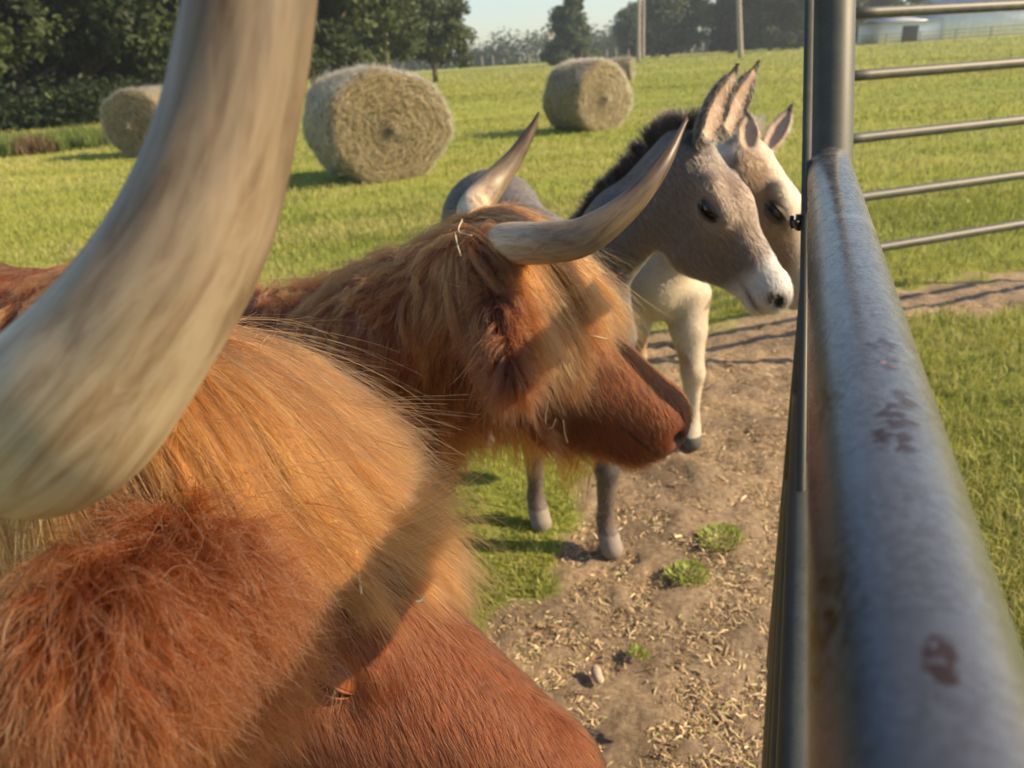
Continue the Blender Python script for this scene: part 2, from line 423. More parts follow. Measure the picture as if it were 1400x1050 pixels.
# low weeds growing in the bare ground
def weed(px, py, rad, n_, lab):
    c = G(px, py); c[2] = ground_z(c[None])[0]
    a = rng.uniform(0, 6.283, n_); r_ = rad*np.sqrt(rng.random(n_)); q = c+np.stack([np.cos(a)*r_, np.sin(a)*r_, .004+.012*rng.random(n_)*(1-r_/rad)], 1)
    rt = empty('ground_weed', c, label=lab, cat='weed', group='low green weeds in the trampled dirt')
    L = rng.uniform(.010, .022, n_)*(1.1+rad*3); az = a+rng.normal(0, .8, n_); ti = rng.uniform(.25, 1.35, n_)
    dr = np.stack([np.cos(az)*np.cos(ti), np.sin(az)*np.cos(ti), np.sin(ti)], 1)*L[:, None]; sd = np.stack([-np.sin(az), np.cos(az), 0*az], 1)*(L*.13)[:, None]
    V = np.stack([q, q+dr*.5+sd, q+dr, q+dr*.5-sd], 1).reshape(-1, 3); k = np.arange(n_)[:, None]*4
    cl = np.array([.34, .40, .10])*rng.uniform(.6, 1.5, (n_, 1))+np.array([.05, .03, 0])*rng.random((n_, 1))
    mesh('leaves', V, k+np.array([[0, 1, 2, 3]]), GRASSM, rt, colors=np.repeat(cl, 4, 0))
weed(986, 740, .070, 420, 'wider green weed in the dirt, farther from the camera and closer to the gate')
weed(940, 793, .060, 360, 'green weed in the dirt just nearer and left of the widest one')
weed(872, 896, .020, 120, 'tiny green weed sprig in the bare dirt near the pale chip')

# ---------------------------------------------------------------- tubes and metal
def frames(pts):
    T = nrm(np.gradient(pts, axis=0)); u = nrm(np.cross(T[0], [0.3, .2, 1]))
    U = []
    for t in T:
        u = nrm(u-(u@t)*t); U.append(u)
    U = np.array(U); return T, U, np.cross(T, U)
def tube(pts, rad, seg=24, cap=True, prof=None):
    pts = np.asarray(pts, float); rad = np.broadcast_to(np.asarray(rad, float), (len(pts),))
    T, U, W = frames(pts); a = np.arange(seg)*2*math.pi/seg
    V = pts[:, None]+rad[:, None, None]*(np.cos(a)[None, :, None]*U[:, None]+np.sin(a)[None, :, None]*W[:, None])
    if prof is not None: V = pts[:, None]+(V-pts[:, None])*prof(np.arange(len(pts))[:, None], a[None, :])[..., None]
    n_ = len(pts); i = np.arange(n_-1)[:, None]*seg; j = np.arange(seg)[None]; j2 = (j+1) % seg
    F = [np.stack([i+j, i+j2, i+seg+j2, i+seg+j], -1).reshape(-1, 4)]
    V = V.reshape(-1, 3)
    if cap:
        V = np.concatenate([V, pts[:1], pts[-1:]]); c0 = n_*seg
        jj = np.arange(seg); j3 = (jj+1) % seg
        F.append(np.concatenate([np.stack([np.full(seg, c0), j3, jj], 1), np.stack([np.full(seg, c0+1), (n_-1)*seg+jj, (n_-1)*seg+j3], 1)]))
    return V, F
def join(parts):
    V = []; q = []; t = []; o_ = 0
    for v, F in parts:
        for f in (F if isinstance(F, list) else [F]):
            f = np.asarray(f); (q if f.shape[1] == 4 else t).append(f+o_)
        V.append(v); o_ += len(v)
    return np.concatenate(V), ([np.concatenate(q)] if q else [])+([np.concatenate(t)] if t else [])
def box(c, s, M=None):
    c = np.asarray(c, float); s = np.asarray(s, float)/2
    v = np.array([[x, y, z] for x in (-1, 1) for y in (-1, 1) for z in (-1, 1)])*s
    if M is not None: v = v@np.asarray(M)
    return v+c, np.array([[0, 1, 3, 2], [4, 6, 7, 5], [0, 4, 5, 1], [2, 3, 7, 6], [0, 2, 6, 4], [1, 5, 7, 3]])
def metal(name, base, wear, rust, rough=(.28, .5), metallic=.85, sc=1.0, rustlo=.64):
    m_, n, b = mat(name); c = coord(n); cl = coord(n, sc=(6, 1.6, 6))
    f1 = noise(n, 14*sc, 6, .7, c); f2 = noise(n, 55*sc, 8, .75, cl); f3 = noise(n, 9*sc, 6, .75, c, .4)
    c1 = mix(n, ramp(n, f1, [(.35, (0, 0, 0)), (.68, (1, 1, 1))]), base, wear)
    c2 = mix(n, ramp(n, f2, [(.55, (0, 0, 0)), (.66, (.75, .75, .75))]), c1, tuple(v*.35 for v in base))
    rm = ramp(n, f3, [(rustlo, (0, 0, 0)), (rustlo+.035, (1, 1, 1))])
    n.links.new(mix(n, rm, c2, rust), b.inputs['Base Color'])
    mm = n.nodes.new('ShaderNodeMath'); mm.operation = 'MULTIPLY_ADD'; n.links.new(rm, mm.inputs[0]); mm.inputs[1].default_value = -metallic*.8; mm.inputs[2].default_value = metallic
    n.links.new(mm.outputs[0], b.inputs['Metallic'])
    rr_ = n.nodes.new('ShaderNodeMapRange'); rr_.inputs[3].default_value = rough[0]; rr_.inputs[4].default_value = rough[1]; n.links.new(f1, rr_.inputs[0])
    n.links.new(rr_.outputs[0], b.inputs['Roughness'])
    bump(n, f2, .25, .0006, b)
    return m_
RAILM, n, b = mat('worn_galvanised_rail'); c = coord(n); cl = coord(n, sc=(1, 3.2, 1))
at = node(n, 'ShaderNodeAttribute', attribute_name='Col'); sp_ = n.nodes.new('ShaderNodeSeparateColor'); n.links.new(at.outputs['Color'], sp_.inputs[0])
f1 = noise(n, 9, 5, .65, c, .3); f2 = noise(n, 240, 6, .75, c); f3 = noise(n, 26, 6, .75, c, .6); f5 = noise(n, 38, 7, .8, c, .8)
cA0 = ramp(n, f1, [(.3, (.065, .067, .076)), (.5, (.085, .088, .100)), (.7, (.125, .13, .142))])
cA = mix(n, sp_.outputs[2], cA0, mix(n, .45, cA0, (.50, .49, .48)))
wear = mix(n, 1.0, ramp(n, f3, [(.36, (0, 0, 0)), (.52, (1, 1, 1))]), ramp(n, f2, [(.44, (0, 0, 0)), (.53, (1, 1, 1))]), 'MULTIPLY')
cA = mix(n, ramp(n, f5, [(.60, (0, 0, 0)), (.66, (.35, .35, .35))]), cA, (.30, .34, .42))
cB = mix(n, mix(n, 1.0, wear, sp_.outputs[2], 'MULTIPLY'), cA, (.05, .042, .040))
cC = mix(n, ramp(n, sp_.outputs[0], [(.15, (0, 0, 0)), (.5, (.95, .95, .95))]), cB, (.060, .030, .020))
cD = mix(n, ramp(n, sp_.outputs[1], [(.45, (0, 0, 0)), (.8, (1, 1, 1))]), cC, (.55, .22, .09))
n.links.new(cD, b.inputs['Base Color']); b.inputs['Metallic'].default_value = .6; b.inputs['Specular IOR Level'].default_value = .5
rr_ = n.nodes.new('ShaderNodeMapRange'); rr_.inputs[3].default_value = .12; rr_.inputs[4].default_value = .40; n.links.new(noise(n, 40, 6, .7, c), rr_.inputs[0]); n.links.new(rr_.outputs[0], b.inputs['Roughness'])
bump(n, f2, .35, .0006, b)
POSTM = metal('weathered_dark_steel', (.040, .044, .034), (.07, .072, .056), (.10, .06, .04), (.42, .6), .0, rustlo=.72)
DARKM = metal('dark_green_rail', (.075, .085, .07), (.11, .12, .10), (.12, .06, .04), (.4, .6), .4, rustlo=.72)
BARM = metal('grey_panel_bar', (.060, .062, .056), (.12, .117, .105), (.2, .12, .08), (.45, .62), .15, rustlo=.75)
BLACK = simple('black_iron', (.012, .012, .013), .4, .3)

# ---------------------------------------------------------------- the near gate
gdir = nrm(P(1104, 50, 1)-CP)
_m = [nrm((v-(v@gdir)*gdir)) for v in (P(1103, 700, 1)-CP, P(1332, 700, 1)-CP)]
_al = math.acos(_m[0]@_m[1])/2
RAILR = .030
_ax = CP+nrm(_m[0]+_m[1])*RAILR/math.sin(_al)      # a point of the rail's axis
def _py(t):
    q = _ax+gdir*t-CP; return 525-1050*(q@cu)/(q@cf)
_t = max(np.linspace(.3, 3, 2000), key=lambda t: -abs(_py(t)-212))
Q0 = _ax+gdir*_t
gate = empty('pasture_gate', (Q0[0], Q0[1], 0), label='worn galvanised tube gate running from beside the camera to the dark steel post', cat='gate')
tt = np.concatenate([np.linspace(0, 1.3, 420), np.linspace(1.31, 2.6, 60)])
pts = Q0[None]-gdir[None]*tt[:, None]
V, F = tube(pts, RAILR, 128)
def on_rail(px, py):
    v = nrm(P(px, py, 1)-CP); q = CP-_ax; a_ = v-(v@gdir)*gdir; b_ = q-(q@gdir)*gdir; A2 = a_@a_; B2 = 2*a_@b_; C2 = b_@b_-RAILR**2
    return CP+v*(-B2-math.sqrt(max(B2*B2-4*A2*C2, 0)))/(2*A2)
rust = np.zeros(len(V)); copper = np.zeros(len(V)); cc3 = np.stack([V@gdir, V[:, 2]*1.6+V[:, 0]], 1)
for (px, py, ra_, st_) in ((1232, 570, .008, 1), (1222, 600, .007, .9), (1208, 470, .010, .6), (1213, 495, .007, .8), (1287, 890, .0038, 1), (1290, 918, .003, .9), (1280, 950, .002, .7), (1262, 905, .002, .6), (1215, 440, .012, .45), (1240, 545, .006, .8), (1120, 560, .020, .5), (1112, 860, .022, .6)):
    q = on_rail(px, py); d = V-q; u = d@gdir; d2 = np.linalg.norm(d-u[:, None]*gdir, axis=1); rust = np.maximum(rust, st_*np.exp(-(u/ra_/1.5)**2-(d2/ra_)**2))
for (px, py) in ((1207, 494), (1222, 500), (1213, 497)):
    q = on_rail(px, py); d = V-q; u = d@gdir; d2 = np.linalg.norm(d-u[:, None]*gdir, axis=1); copper = np.maximum(copper, np.exp(-(u/.0022)**2-(d2/.0045)**2))
rust = np.clip(rust*3.2*(vnoise(cc3, 330, 5)-.28), 0, 1)
mesh('top_rail', V, F, RAILM, gate, colors=np.stack([np.append(rust[:-2], [0, 0]), copper*(vnoise(cc3, 500, 8) > .42).repeat(1), np.clip(1.35-((Q0-V)@gdir)/(.93*_t)*1.05, .12, 1)**1.1], 1))
for i, dz in enumerate((.42, .60, .76, .90, 1.02)):
    pp = Q0[None]-gdir[None]*np.linspace(.0, 2.6, 30)[:, None]-np.array([0, 0, dz])
    V, F = tube(pp, .021, 24); mesh('rail', V, F, DARKM, gate)
for tt_ in (.012, 2.58):
    q = Q0-gdir*tt_
    V, F = tube(np.array([q-[0, 0, .03], q-[0, 0, 1.06]]), .024, 24); mesh('upright', V, F, DARKM, gate)
# weld bead where the rail meets the post
a = np.linspace(0, 6.283, 49)[:-1]; W1 = nrm(np.cross(gdir, [0, 0, 1])); W2 = np.cross(W1, gdir)
ring = Q0-gdir*.004+.0305*(np.cos(a)[:, None]*W1+np.sin(a)[:, None]*W2)
ring = np.concatenate([ring, ring[:1]]); V, F = tube(ring, .0035+.0012*rng.random(49), 8, False); mesh('weld_bead', V, F, RAILM, gate)
# hinge-side brace strap on the gate's inner side
# post
ptop = P(1139, -120, 1.135); pbot0 = P(1133, 205, 1.145)
pd = nrm(ptop-pbot0); base = pbot0-pd*((pbot0[2]+.05)/pd[2])
post = empty('gate_post', (base[0], base[1], 0), label='dark weathered round steel post standing at the far end of the near gate', cat='post')
V, F = tube(np.array([base+(ptop-base)*s for s in np.linspace(0, 1.12, 40)]), .0335, 48); mesh('pipe', V, F, POSTM, post)
pc = base+(ptop-base)*1.12
aa = np.arange(0, 7)/6*1.57; cp = np.array([pc+pd*math.sin(t)*.018 for t in aa]); V, F = tube(cp, np.maximum(.0355*np.cos(aa), .001), 32); mesh('cap', V, F, POSTM, post)
# flat stop strap along the post's left side
sx = nrm(P(1090, 200, 1)-P(1130, 200, 1))
c0 = P(1108, -100, 1.12); c1 = P(1103, 205, 1.10); dd = nrm(c0-c1); lo_ = c1-dd*((c1[2]-.08)/dd[2])
V, F = tube(np.array([lo_, c0]), .0065, 12); mesh('stop_strap', V, F, POSTM, post)
# latch
lt = P(1084, 303, 1.10)
latch = empty('gate_latch', lt, label='small black iron latch sticking out to the left of the gate post', cat='latch')
b1 = box(P(1096, 304, 1.10), (.014, .012, .022)); mesh('latch_plate', *b1, BLACK, latch, smooth=False)
V, F = tube(np.array([P(1098, 304, 1.1), P(1082, 304, 1.09)]), .004, 16); mesh('bolt', V, F, BLACK, latch)
V, F = tube(np.array([P(1083, 296, 1.09), P(1082, 304, 1.088), P(1084, 312, 1.09)]), .003, 12); mesh('handle', V, F, BLACK, latch)

# the panel beyond, on the right
A0 = P(1143, 200, 3.4); B0 = P(1400, 170, 3.74); A = np.array([A0[0], A0[1], 0]); B = np.array([B0[0], B0[1], 0]); hd = nrm(B-A); lenp = 3.0
def z_at(px, py):   # height of the panel line seen at a pixel
    v = P(px, py, 1)-CP; nrm2 = np.array([-hd[1], hd[0], 0]); t = ((A-CP)@nrm2)/(v@nrm2); return (CP+v*t)[2]
panel = empty('corral_panel', A, label='grey five bar pipe panel across the pasture beyond the gate rail', cat='fence panel')
zs = [z_at(1290, y) for y in (12, 94, 176, 254, 324)]
for z in zs:
    V, F = tube(np.array([A+hd*s+[0, 0, z] for s in np.linspace(0, lenp, 24)]), .0225, 20); mesh('bar', V, F, BARM, panel)
for s in (0, lenp):
    V, F = tube(np.array([A+hd*s+[0, 0, zs[-1]-.15], A+hd*s+[0, 0, zs[0]+.10]]), .02, 20); mesh('upright', V, F, BARM, panel)
    V, F = tube(np.array([A+hd*s+[0, 0, -.05], A+hd*s+[0, 0, zs[-1]-.148]]), .022, 20); mesh('foot', V, F, BARM, panel)

# ---------------------------------------------------------------- hay bales
def bale(gpx, yaw, rx, rz, wd, label, shade=1.0, tilt=0.0):
    c = G(*gpx); c[2] = ground_z(c[None])[0]
    rt = empty('hay_bale', c, label=label, cat='hay bale', group='round hay bales left in the mown field')
    ns, nr_ = 180, 26
    prof = [(0, -wd/2-.05)]+[(r_, -wd/2-.02*(1-r_)) for r_ in np.linspace(.06, .9, nr_)]+[(.96, -wd/2+.03), (.99, -wd/2+.09), (1, -wd/2+.2)]
    prof = prof+[(1.005, x) for x in np.linspace(-wd/2+.3, wd/2-.3, 9)]+[(r_, -x) for r_, x in prof[::-1]]
    prof = np.array(prof); a = np.arange(ns)*2*math.pi/ns
    rr = prof[:, 0][:, None]; X = np.broadcast_to(prof[:, 1][:, None], (len(prof), ns)); ang = a[None]
    lump = 1+.035*np.sin(ang*3+rng.random()*6)+.02*np.sin(ang*7+X*4)+rng.normal(0, .010, X.shape)
    spiral = .006*np.sin(rr*40-ang*1+1.5*np.sin(ang+.5)+.8*np.sin(ang*3+rr*9))*np.clip(1-rr**8, 0, 1)
    nub = .05*np.exp(-(rr/.12)**2)
    x = X+np.sign(X)*(spiral+nub+rng.normal(0, .008, X.shape))*(np.abs(X) > wd/2-.07)
    y = rr*rx*lump*np.cos(ang); z = rr*rz*lump*np.sin(ang)
    z = np.maximum(z, -rz*.93)+rz*.93-.01
    cy, sy = math.cos(yaw), math.sin(yaw)
    V = np.stack([x*cy-y*sy, x*sy+y*cy, z], -1).reshape(-1, 3)
    i = np.arange(len(prof)-1)[:, None]*ns; j = np.arange(ns)[None]; j2 = (j+1) % ns
    F = np.stack([i+j, i+j2, i+ns+j2, i+ns+j], -1).reshape(-1, 4)
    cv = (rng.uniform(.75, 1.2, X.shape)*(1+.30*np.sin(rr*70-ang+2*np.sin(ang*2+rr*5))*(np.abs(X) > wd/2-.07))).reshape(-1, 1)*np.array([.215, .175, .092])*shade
    mesh('rolled_hay', V, F, BALEM, rt, colors=cv, local=True)
    Fp, nn = sample(V, F, 16000)
    Pd = nrm(Fp-np.array([0, 0, rz*.93])); axv = np.array([cy, sy, 0]); tg = nrm(np.cross(axv, Pd)+rng.normal(0, .35, Fp.shape))
    L = rng.gamma(2.2, .045, (len(Fp), 1))+.03; t = np.linspace(0, 1, 4)[None, :, None]
    pts = Fp[:, None]+tg[:, None]*L[:, None]*(t-.5)+nn[:, None]*(.004+.045*rng.random((len(Fp), 1, 1))**2*t**2)
    cols = np.array([.30, .235, .13])*rng.uniform(.4, 1.4, (len(Fp), 1))*shade
    o = hair('loose_hay', pts, rng.uniform(.0015, .003, len(Fp)), cols, HAYM, None); o.parent = rt; tag(o, kind='stuff')
BALEM, n, b = mat('rolled_hay')
at = node(n, 'ShaderNodeAttribute', attribute_name='Col'); c = coord(n)
f = noise(n, 22, 8, .8, c, .6)
n.links.new(mix(n, 1.0, at.outputs['Color'], ramp(n, f, [(.3, (.55, .52, .48)), (.55, (1, 1, 1)), (.75, (1.5, 1.45, 1.35))]), 'MULTIPLY'), b.inputs['Base Color'])
b.inputs['Roughness'].default_value = .9; b.inputs['Specular IOR Level'].default_value = .1; bump(n, f, .9, .03, b)
bale((522, 243), R(-90+28), .90, .76, 1.35, 'largest hay bale, ragged and sagging, directly beyond the longhaired cow at centre')
bale((803, 180), R(-90+31), .72, .70, 1.25, 'neat round hay bale with a sunlit spiral end and dark side, above the donkey back')
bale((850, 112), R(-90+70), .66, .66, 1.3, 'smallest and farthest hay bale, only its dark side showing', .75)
bale((216, 210), R(-90-12), .78, .74, 1.3, 'hay bale half hidden behind the near horn in front of the dark grove')

# ---------------------------------------------------------------- trees
LEAFM = attrmat('tree_leaves', .6, .30, .1, 1, bmp=0, spec=.25)
BARK = simple('tree_bark', (.11, .085, .065), .9, scale=6, bmp=.6, bd=.03)
PALEBARK = simple('pale_bark', (.24, .21, .17), .9, scale=5, bmp=.6, bd=.03)
def leaves(cen, size, n_, lsz, col):
    """leaf cards spread through clumps: cen (m,3), size (m,)"""
    m_ = len(cen); i = rng.integers(0, m_, n_)
    v = nrm(rng.normal(0, 1, (n_, 3))); rad = rng.random(n_)**.45
    p = cen[i]+v*(rad*size[i])[:, None]*np.array([1, 1, .7])
    ln = nrm(v*.6+rng.normal(0, .7, (n_, 3))+[0, 0, .35]); t = nrm(np.cross(ln, rng.normal(0, 1, (n_, 3)))); s = np.cross(ln, t)
    L = lsz*rng.uniform(.6, 1.4, n_)[:, None]
    V = np.stack([p-t*L, p+s*L*.5, p+t*L, p-s*L*.5], 1).reshape(-1, 3); k = np.arange(n_)[:, None]*4
    cc = col*(rng.uniform(.65, 1.35, n_)*(.8+.4*rng.random(m_)[i]))[:, None]
    return V, k+np.array([[0, 1, 2, 3]]), np.repeat(cc, 4, 0)
def tree_proto(H, cr_, base_h, nl, lsz, col, shape='round', bark=None, tr=.22, seedlean=0.0, nc=105):
    """returns trunk mesh data and crown mesh data in local coordinates"""
    hs = np.linspace(0, 1, 14); px = np.cumsum(rng.normal(0, .05, 14))*H*.05+seedlean*hs; py = np.cumsum(rng.normal(0, .05, 14))*H*.05
    tp = np.stack([px-px[0], py-py[0], hs*H*.93-.1], 1)
    parts = [tube(tp, tr*(1-hs)**.8*.95+.03, 10)]
    cen = []; sz = []
    for k in range(nc):
        u = rng.random()**(.8 if shape != 'cone' else 1.2); z = base_h+(H-base_h)*u*.96
        if shape == 'round': env = math.sqrt(max(0.05, 1-(2*u-.85)**2/1.35))
        elif shape == 'cone': env = (1-u)**.75*1.0+.08
        else: env = .55+.45*math.sin(math.pi*min(1, u*1.1+.1))
        r_ = cr_*env*math.sqrt(rng.random())*1.0; a_ = rng.uniform(0, 6.283)
        c_ = np.array([np.interp(z, tp[:, 2], tp[:, 0])+r_*math.cos(a_), np.interp(z, tp[:, 2], tp[:, 1])+r_*math.sin(a_), z])
        cen.append(c_); sz.append(rng.uniform(.5, 1.15)*cr_*.33)
        if k % 3 == 0:
            z0 = max(base_h*.7, z-r_*.5-.4); s0 = np.array([np.interp(z0, tp[:, 2], tp[:, 0]), np.interp(z0, tp[:, 2], tp[:, 1]), z0])
            mid = (s0+c_)/2+[0, 0, -.1*r_]
            parts.append(tube(np.array([s0, mid, c_]), np.array([tr*.35, tr*.2, .02])*(1-.5*u), 6))
    V, F = join(parts); cen = np.array(cen); sz = np.array(sz)
    return (V, F), leaves(cen, sz, nl, lsz, np.array(col)), bark
def place_tree(proto, loc, yaw, s, name, label, group=None):
    (V, F), (LV, LF, LC), bk = proto['d']
    loc = np.array([loc[0], loc[1], 0.]); loc[2] = ground_z(loc[None])[0]
    rt = empty(name, loc, label=label, cat='tree', group=group); rt.rotation_euler.z = yaw; rt.scale = (s, s, s)
    if 'm' not in proto:
        a_ = mesh('trunk', V, F, bk, rt, local=True); b_ = mesh('crown', LV, LF, LEAFM, rt, smooth=False, colors=LC, local=True); proto['m'] = (a_, b_)
    else:
        for q in proto['m']:
            c_ = q.copy(); COL.objects.link(c_); c_.parent = rt
def azp(px, dist):   # ground point under a pixel column at a distance
    v = P(px, 110, 1)-CP; v[2] = 0; v = nrm(v); return v*dist
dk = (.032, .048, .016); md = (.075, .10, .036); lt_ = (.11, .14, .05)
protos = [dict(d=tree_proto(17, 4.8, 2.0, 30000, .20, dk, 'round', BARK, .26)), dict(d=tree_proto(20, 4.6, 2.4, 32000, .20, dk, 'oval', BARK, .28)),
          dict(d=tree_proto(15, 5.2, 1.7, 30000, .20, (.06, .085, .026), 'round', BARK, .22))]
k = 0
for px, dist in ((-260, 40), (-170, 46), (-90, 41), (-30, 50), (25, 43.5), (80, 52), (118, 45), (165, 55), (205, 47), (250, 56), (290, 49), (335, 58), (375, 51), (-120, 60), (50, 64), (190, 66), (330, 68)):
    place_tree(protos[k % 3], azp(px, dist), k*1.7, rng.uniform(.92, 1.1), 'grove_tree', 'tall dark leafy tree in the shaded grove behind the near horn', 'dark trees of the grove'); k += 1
pm = [dict(d=tree_proto(12.5, 3.5, 1.9, 26000, .17, md, 'round', PALEBARK, .2)), dict(d=tree_proto(11.5, 3.2, 1.0, 26000, .17, md, 'oval', BARK, .2))]
place_tree(pm[0], azp(428, 54), .3, 1.15, 'field_tree', 'green tree with bare lower trunks just right of the near horn')
place_tree(pm[1], azp(478, 56), 1.3, 1.2, 'field_tree', 'broad green tree with a pale trunk rising behind the largest bale')
place_tree(pm[0], azp(532, 60), 2.3, 1.05, 'field_tree', 'green tree between the broad tree and the last one of the group')
place_tree(pm[1], azp(596, 74), 4.0, 1.12, 'field_tree', 'last tree at the right end of the group, standing against the open sky')
lone = dict(d=tree_proto(11.5, 3.9, .3, 24000, .24, (.075, .11, .045), 'cone', BARK, .22))
place_tree(lone, azp(781, 122), .5, 1.0, 'conical_tree', 'lone pointed green tree standing beyond the hay bales')
rt_ = dict(d=tree_proto(13, 6, 1.0, 18000, .28, (.10, .13, .06), 'round', PALEBARK, .3, 1.2)); rt2 = dict(d=tree_proto(14, 7.5, .6, 26000, .36, (.055, .08, .035), 'round', BARK, .35))
place_tree(rt_, azp(912, 140), 0, .95, 'field_tree', 'pale open crowned tree beside the paired utility poles')
place_tree(rt_, azp(872, 160), 2.0, .72, 'field_tree', 'small tree low behind the paired utility poles')
place_tree(rt2, azp(1000, 150), 1.0, .66, 'field_tree', 'dark tree immediately left of the single utility pole top')
place_tree(rt2, azp(1050, 142), 3.0, 1.05, 'field_tree', 'large dark rounded tree left of the gate post')
place_tree(rt2, azp(1105, 150), 5.0, 1.0, 'field_tree', 'dark rounded tree directly behind the gate post')
place_tree(rt2, azp(1195, 175), 2.0, 1.0, 'field_tree', 'dark tree at the left end of the farm shed')
place_tree(rt2, azp(1300, 200), 4.0, 1.1, 'field_tree', 'tree rising behind the middle of the farm shed roof')
place_tree(rt2, azp(1420, 205), .4, 1.0, 'field_tree', 'tree behind the right end of the farm shed')
# far wood, read as one mass
a = np.radians(rng.uniform(-28, 50, 620)); r_ = rng.uniform(215, 260, 620); hh = rng.uniform(4, 11, 620)*(.75+.5*vnoise(np.stack([a*9, a*0], 1), 1.5, 33))
cen = np.stack([r_*np.sin(a), r_*np.cos(a), hh*.55+.9], 1); cen = np.concatenate([cen, cen*[1, 1, .4]]); sz = np.concatenate([hh*.45, hh*.5])
V, F, C_ = leaves(cen, sz, 60000, .55, np.array([.06, .085, .04]))
o = mesh('far_woodland', V, F, LEAFM, smooth=False, colors=C_); tag(o, 'low line of distant woods along the far edge of the field', 'woodland', kind='stuff')
# shaded undergrowth below the grove and the weeds in front of it
def scrub(name, pts, h, n_, lsz, col, label, cat):
    V, F, C_ = leaves(pts, h, n_, lsz, np.array(col)); return tag(mesh(name, V, F, LEAFM, smooth=False, colors=C_), label, cat, kind='stuff')
q = np.stack([azp(px, 0)*0+azp(px, d_) for px, d_ in zip(rng.uniform(-200, 240, 90), rng.uniform(37, 48, 90))]); q[:, 2] = ground_z(q)+rng.uniform(.1, 1.3, 90)
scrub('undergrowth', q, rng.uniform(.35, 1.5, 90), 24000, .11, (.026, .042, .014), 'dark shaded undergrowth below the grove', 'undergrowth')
q = np.stack([azp(px, d_) for px, d_ in zip(rng.uniform(395, 470, 14), rng.uniform(24, 26, 14))]); q[:, 2] = ground_z(q)+.1
p = np.stack([azp(px, d_) for px, d_ in zip(rng.uniform(-150, 150, 9000), rng.uniform(23.5, 26.5, 9000))]); p = p[vnoise(p, 1.3, 41) > .36]; p[:, 2] = ground_z(p)
red = (vnoise(p, .7, 43) > .6)[:, None]
cl = np.where(red, np.array([.22, .15, .08]), np.array([.15, .20, .05]))*rng.uniform(.6, 1.4, (len(p), 1))
o = blades('tall_weeds', p, (.25+.5*vnoise(p, 1.3, 41))*rng.uniform(.5, 1.2, len(p)), np.full(len(p), .012), .5, cl, GRASSM)
tag(o, 'strip of tall seeding weeds left unmown in front of the grove', 'weeds', kind='stuff')

# ---------------------------------------------------------------- poles, far fence, shed
WOODM = simple('weathered_pole_wood', (.33, .28, .24), .85, scale=4, bmp=.3)
def pole(px, dist, h, r_, label, lean=0.0):
    c = azp(px, dist); c[2] = ground_z(c[None])[0]
    rt = empty('utility_pole', c, label=label, cat='utility pole')
    top = np.array([lean, 0, h]); pts = np.array([top*s for s in np.linspace(-.02, 1, 12)])
    V, F = tube(pts, np.linspace(r_*1.1, r_*.8, 12), 14); mesh('shaft', V, F, WOODM, rt, local=True)
    dv = nrm(np.array([c[1], -c[0], 0])); ta = top*.93
    V, F = join([box(ta+dv*0, (2.4, .12, .12), np.array([dv, np.cross([0, 0, 1], dv), [0, 0, 1]]))]); mesh('crossarm', V, F, WOODM, rt, smooth=False, local=True)
    for s in (-1.05, 0.5, 1.05):
        q_ = ta+dv*s+[0, 0, .06]; V, F = tube(np.array([q_, q_+[0, 0, .07], q_+[0, 0, .12], q_+[0, 0, .2]]), np.array([.03, .06, .05, .02]), 10); mesh('insulator', V, F, BARM, rt, local=True)
pole(873, 112, 12, .24, 'left pole of the close pair of utility poles')
pole(879, 126, 12, .22, 'right pole of the close pair of utility poles')
pole(1011, 98, 11, .28, 'single utility pole standing in front of the dark rounded tree', -1.0)
pole(752, 150, 5.2, .25, 'short pale utility pole by the lone pointed tree')
PALEW = simple('pale_fence_post', (.42, .38, .32), .8, scale=6)
ppx = list(range(640, 1100, 17))
fp0 = None
for i, px in enumerate(ppx):
    c = azp(px+rng.uniform(-5, 5), 150+i*.3); c[2] = ground_z(c[None])[0]
    rt = empty('fence_post', c, label='pale weathered fence post in the row along the far edge of the field', cat='fence post', group='fence posts along the far field edge')
    if fp0 is None:
        V, F = tube(np.array([[0, 0, -.1], [0, 0, .7], [0, 0, 1.5], [0, 0, 1.56]]), np.array([.10, .095, .09, .03]), 10); fp0 = mesh('stake', V, F, PALEW, rt, local=True)
    else:
        c_ = fp0.copy(); COL.objects.link(c_); c_.parent = rt
    rt.scale = (1, 1, rng.uniform(.8, 1.25))
# shed
s0 = azp(1196, 150); s1 = azp(1560, 172); sh = nrm(s1-s0); sn = np.array([-sh[1], sh[0], 0]); s0[2] = ground_z(s0[None])[0]-.2
shed = empty('farm_shed', s0, label='long low metal farm shed with grey and cream walls far across the field', cat='shed')
WHT = simple('shed_grey_sheet', (.85, .87, .90), .5, .1, .08, .6, 0); CRM = simple('shed_cream_sheet', (.92, .86, .72), .6, 0, .08, .6, 0); ROOFM = simple('shed_roof_sheet', (.55, .57, .6), .4, .3, .1, .8, 0)
DK = simple('dark_opening', (.03, .03, .032), .6)
Mx = np.array([sh, sn, [0, 0, 1]])
def sb(x0, x1, y0, y1, z0, z1): return box(sh*(x0+x1)/2+sn*(y0+y1)/2+np.array([0, 0, (z0+z1)/2]), (x1-x0, y1-y0, z1-z0), Mx)
mesh('lean_to_wall', *sb(0, 10, 0, 9, 0, 3.1), WHT, shed, False, local=True)
mesh('wall', *sb(10.01, 38, -.3, 12, 0, 4.6), WHT, shed, False, local=True)
mesh('cream_wall', *sb(38.02, 66, -.6, 12, 0, 4.7), CRM, shed, False, local=True)
ribs = join([sb(x, x+.12, -.36, -.31, 0, 4.5) for x in np.arange(10.5, 38, 1.1)]); mesh('wall_ribs', *ribs, WHT, shed, False, local=True)
for x in (3.5,):
    w_ = mesh('door', *sb(x, x+2.6, -.05, -.01, .1, 2.6), DK, shed, False, local=True)
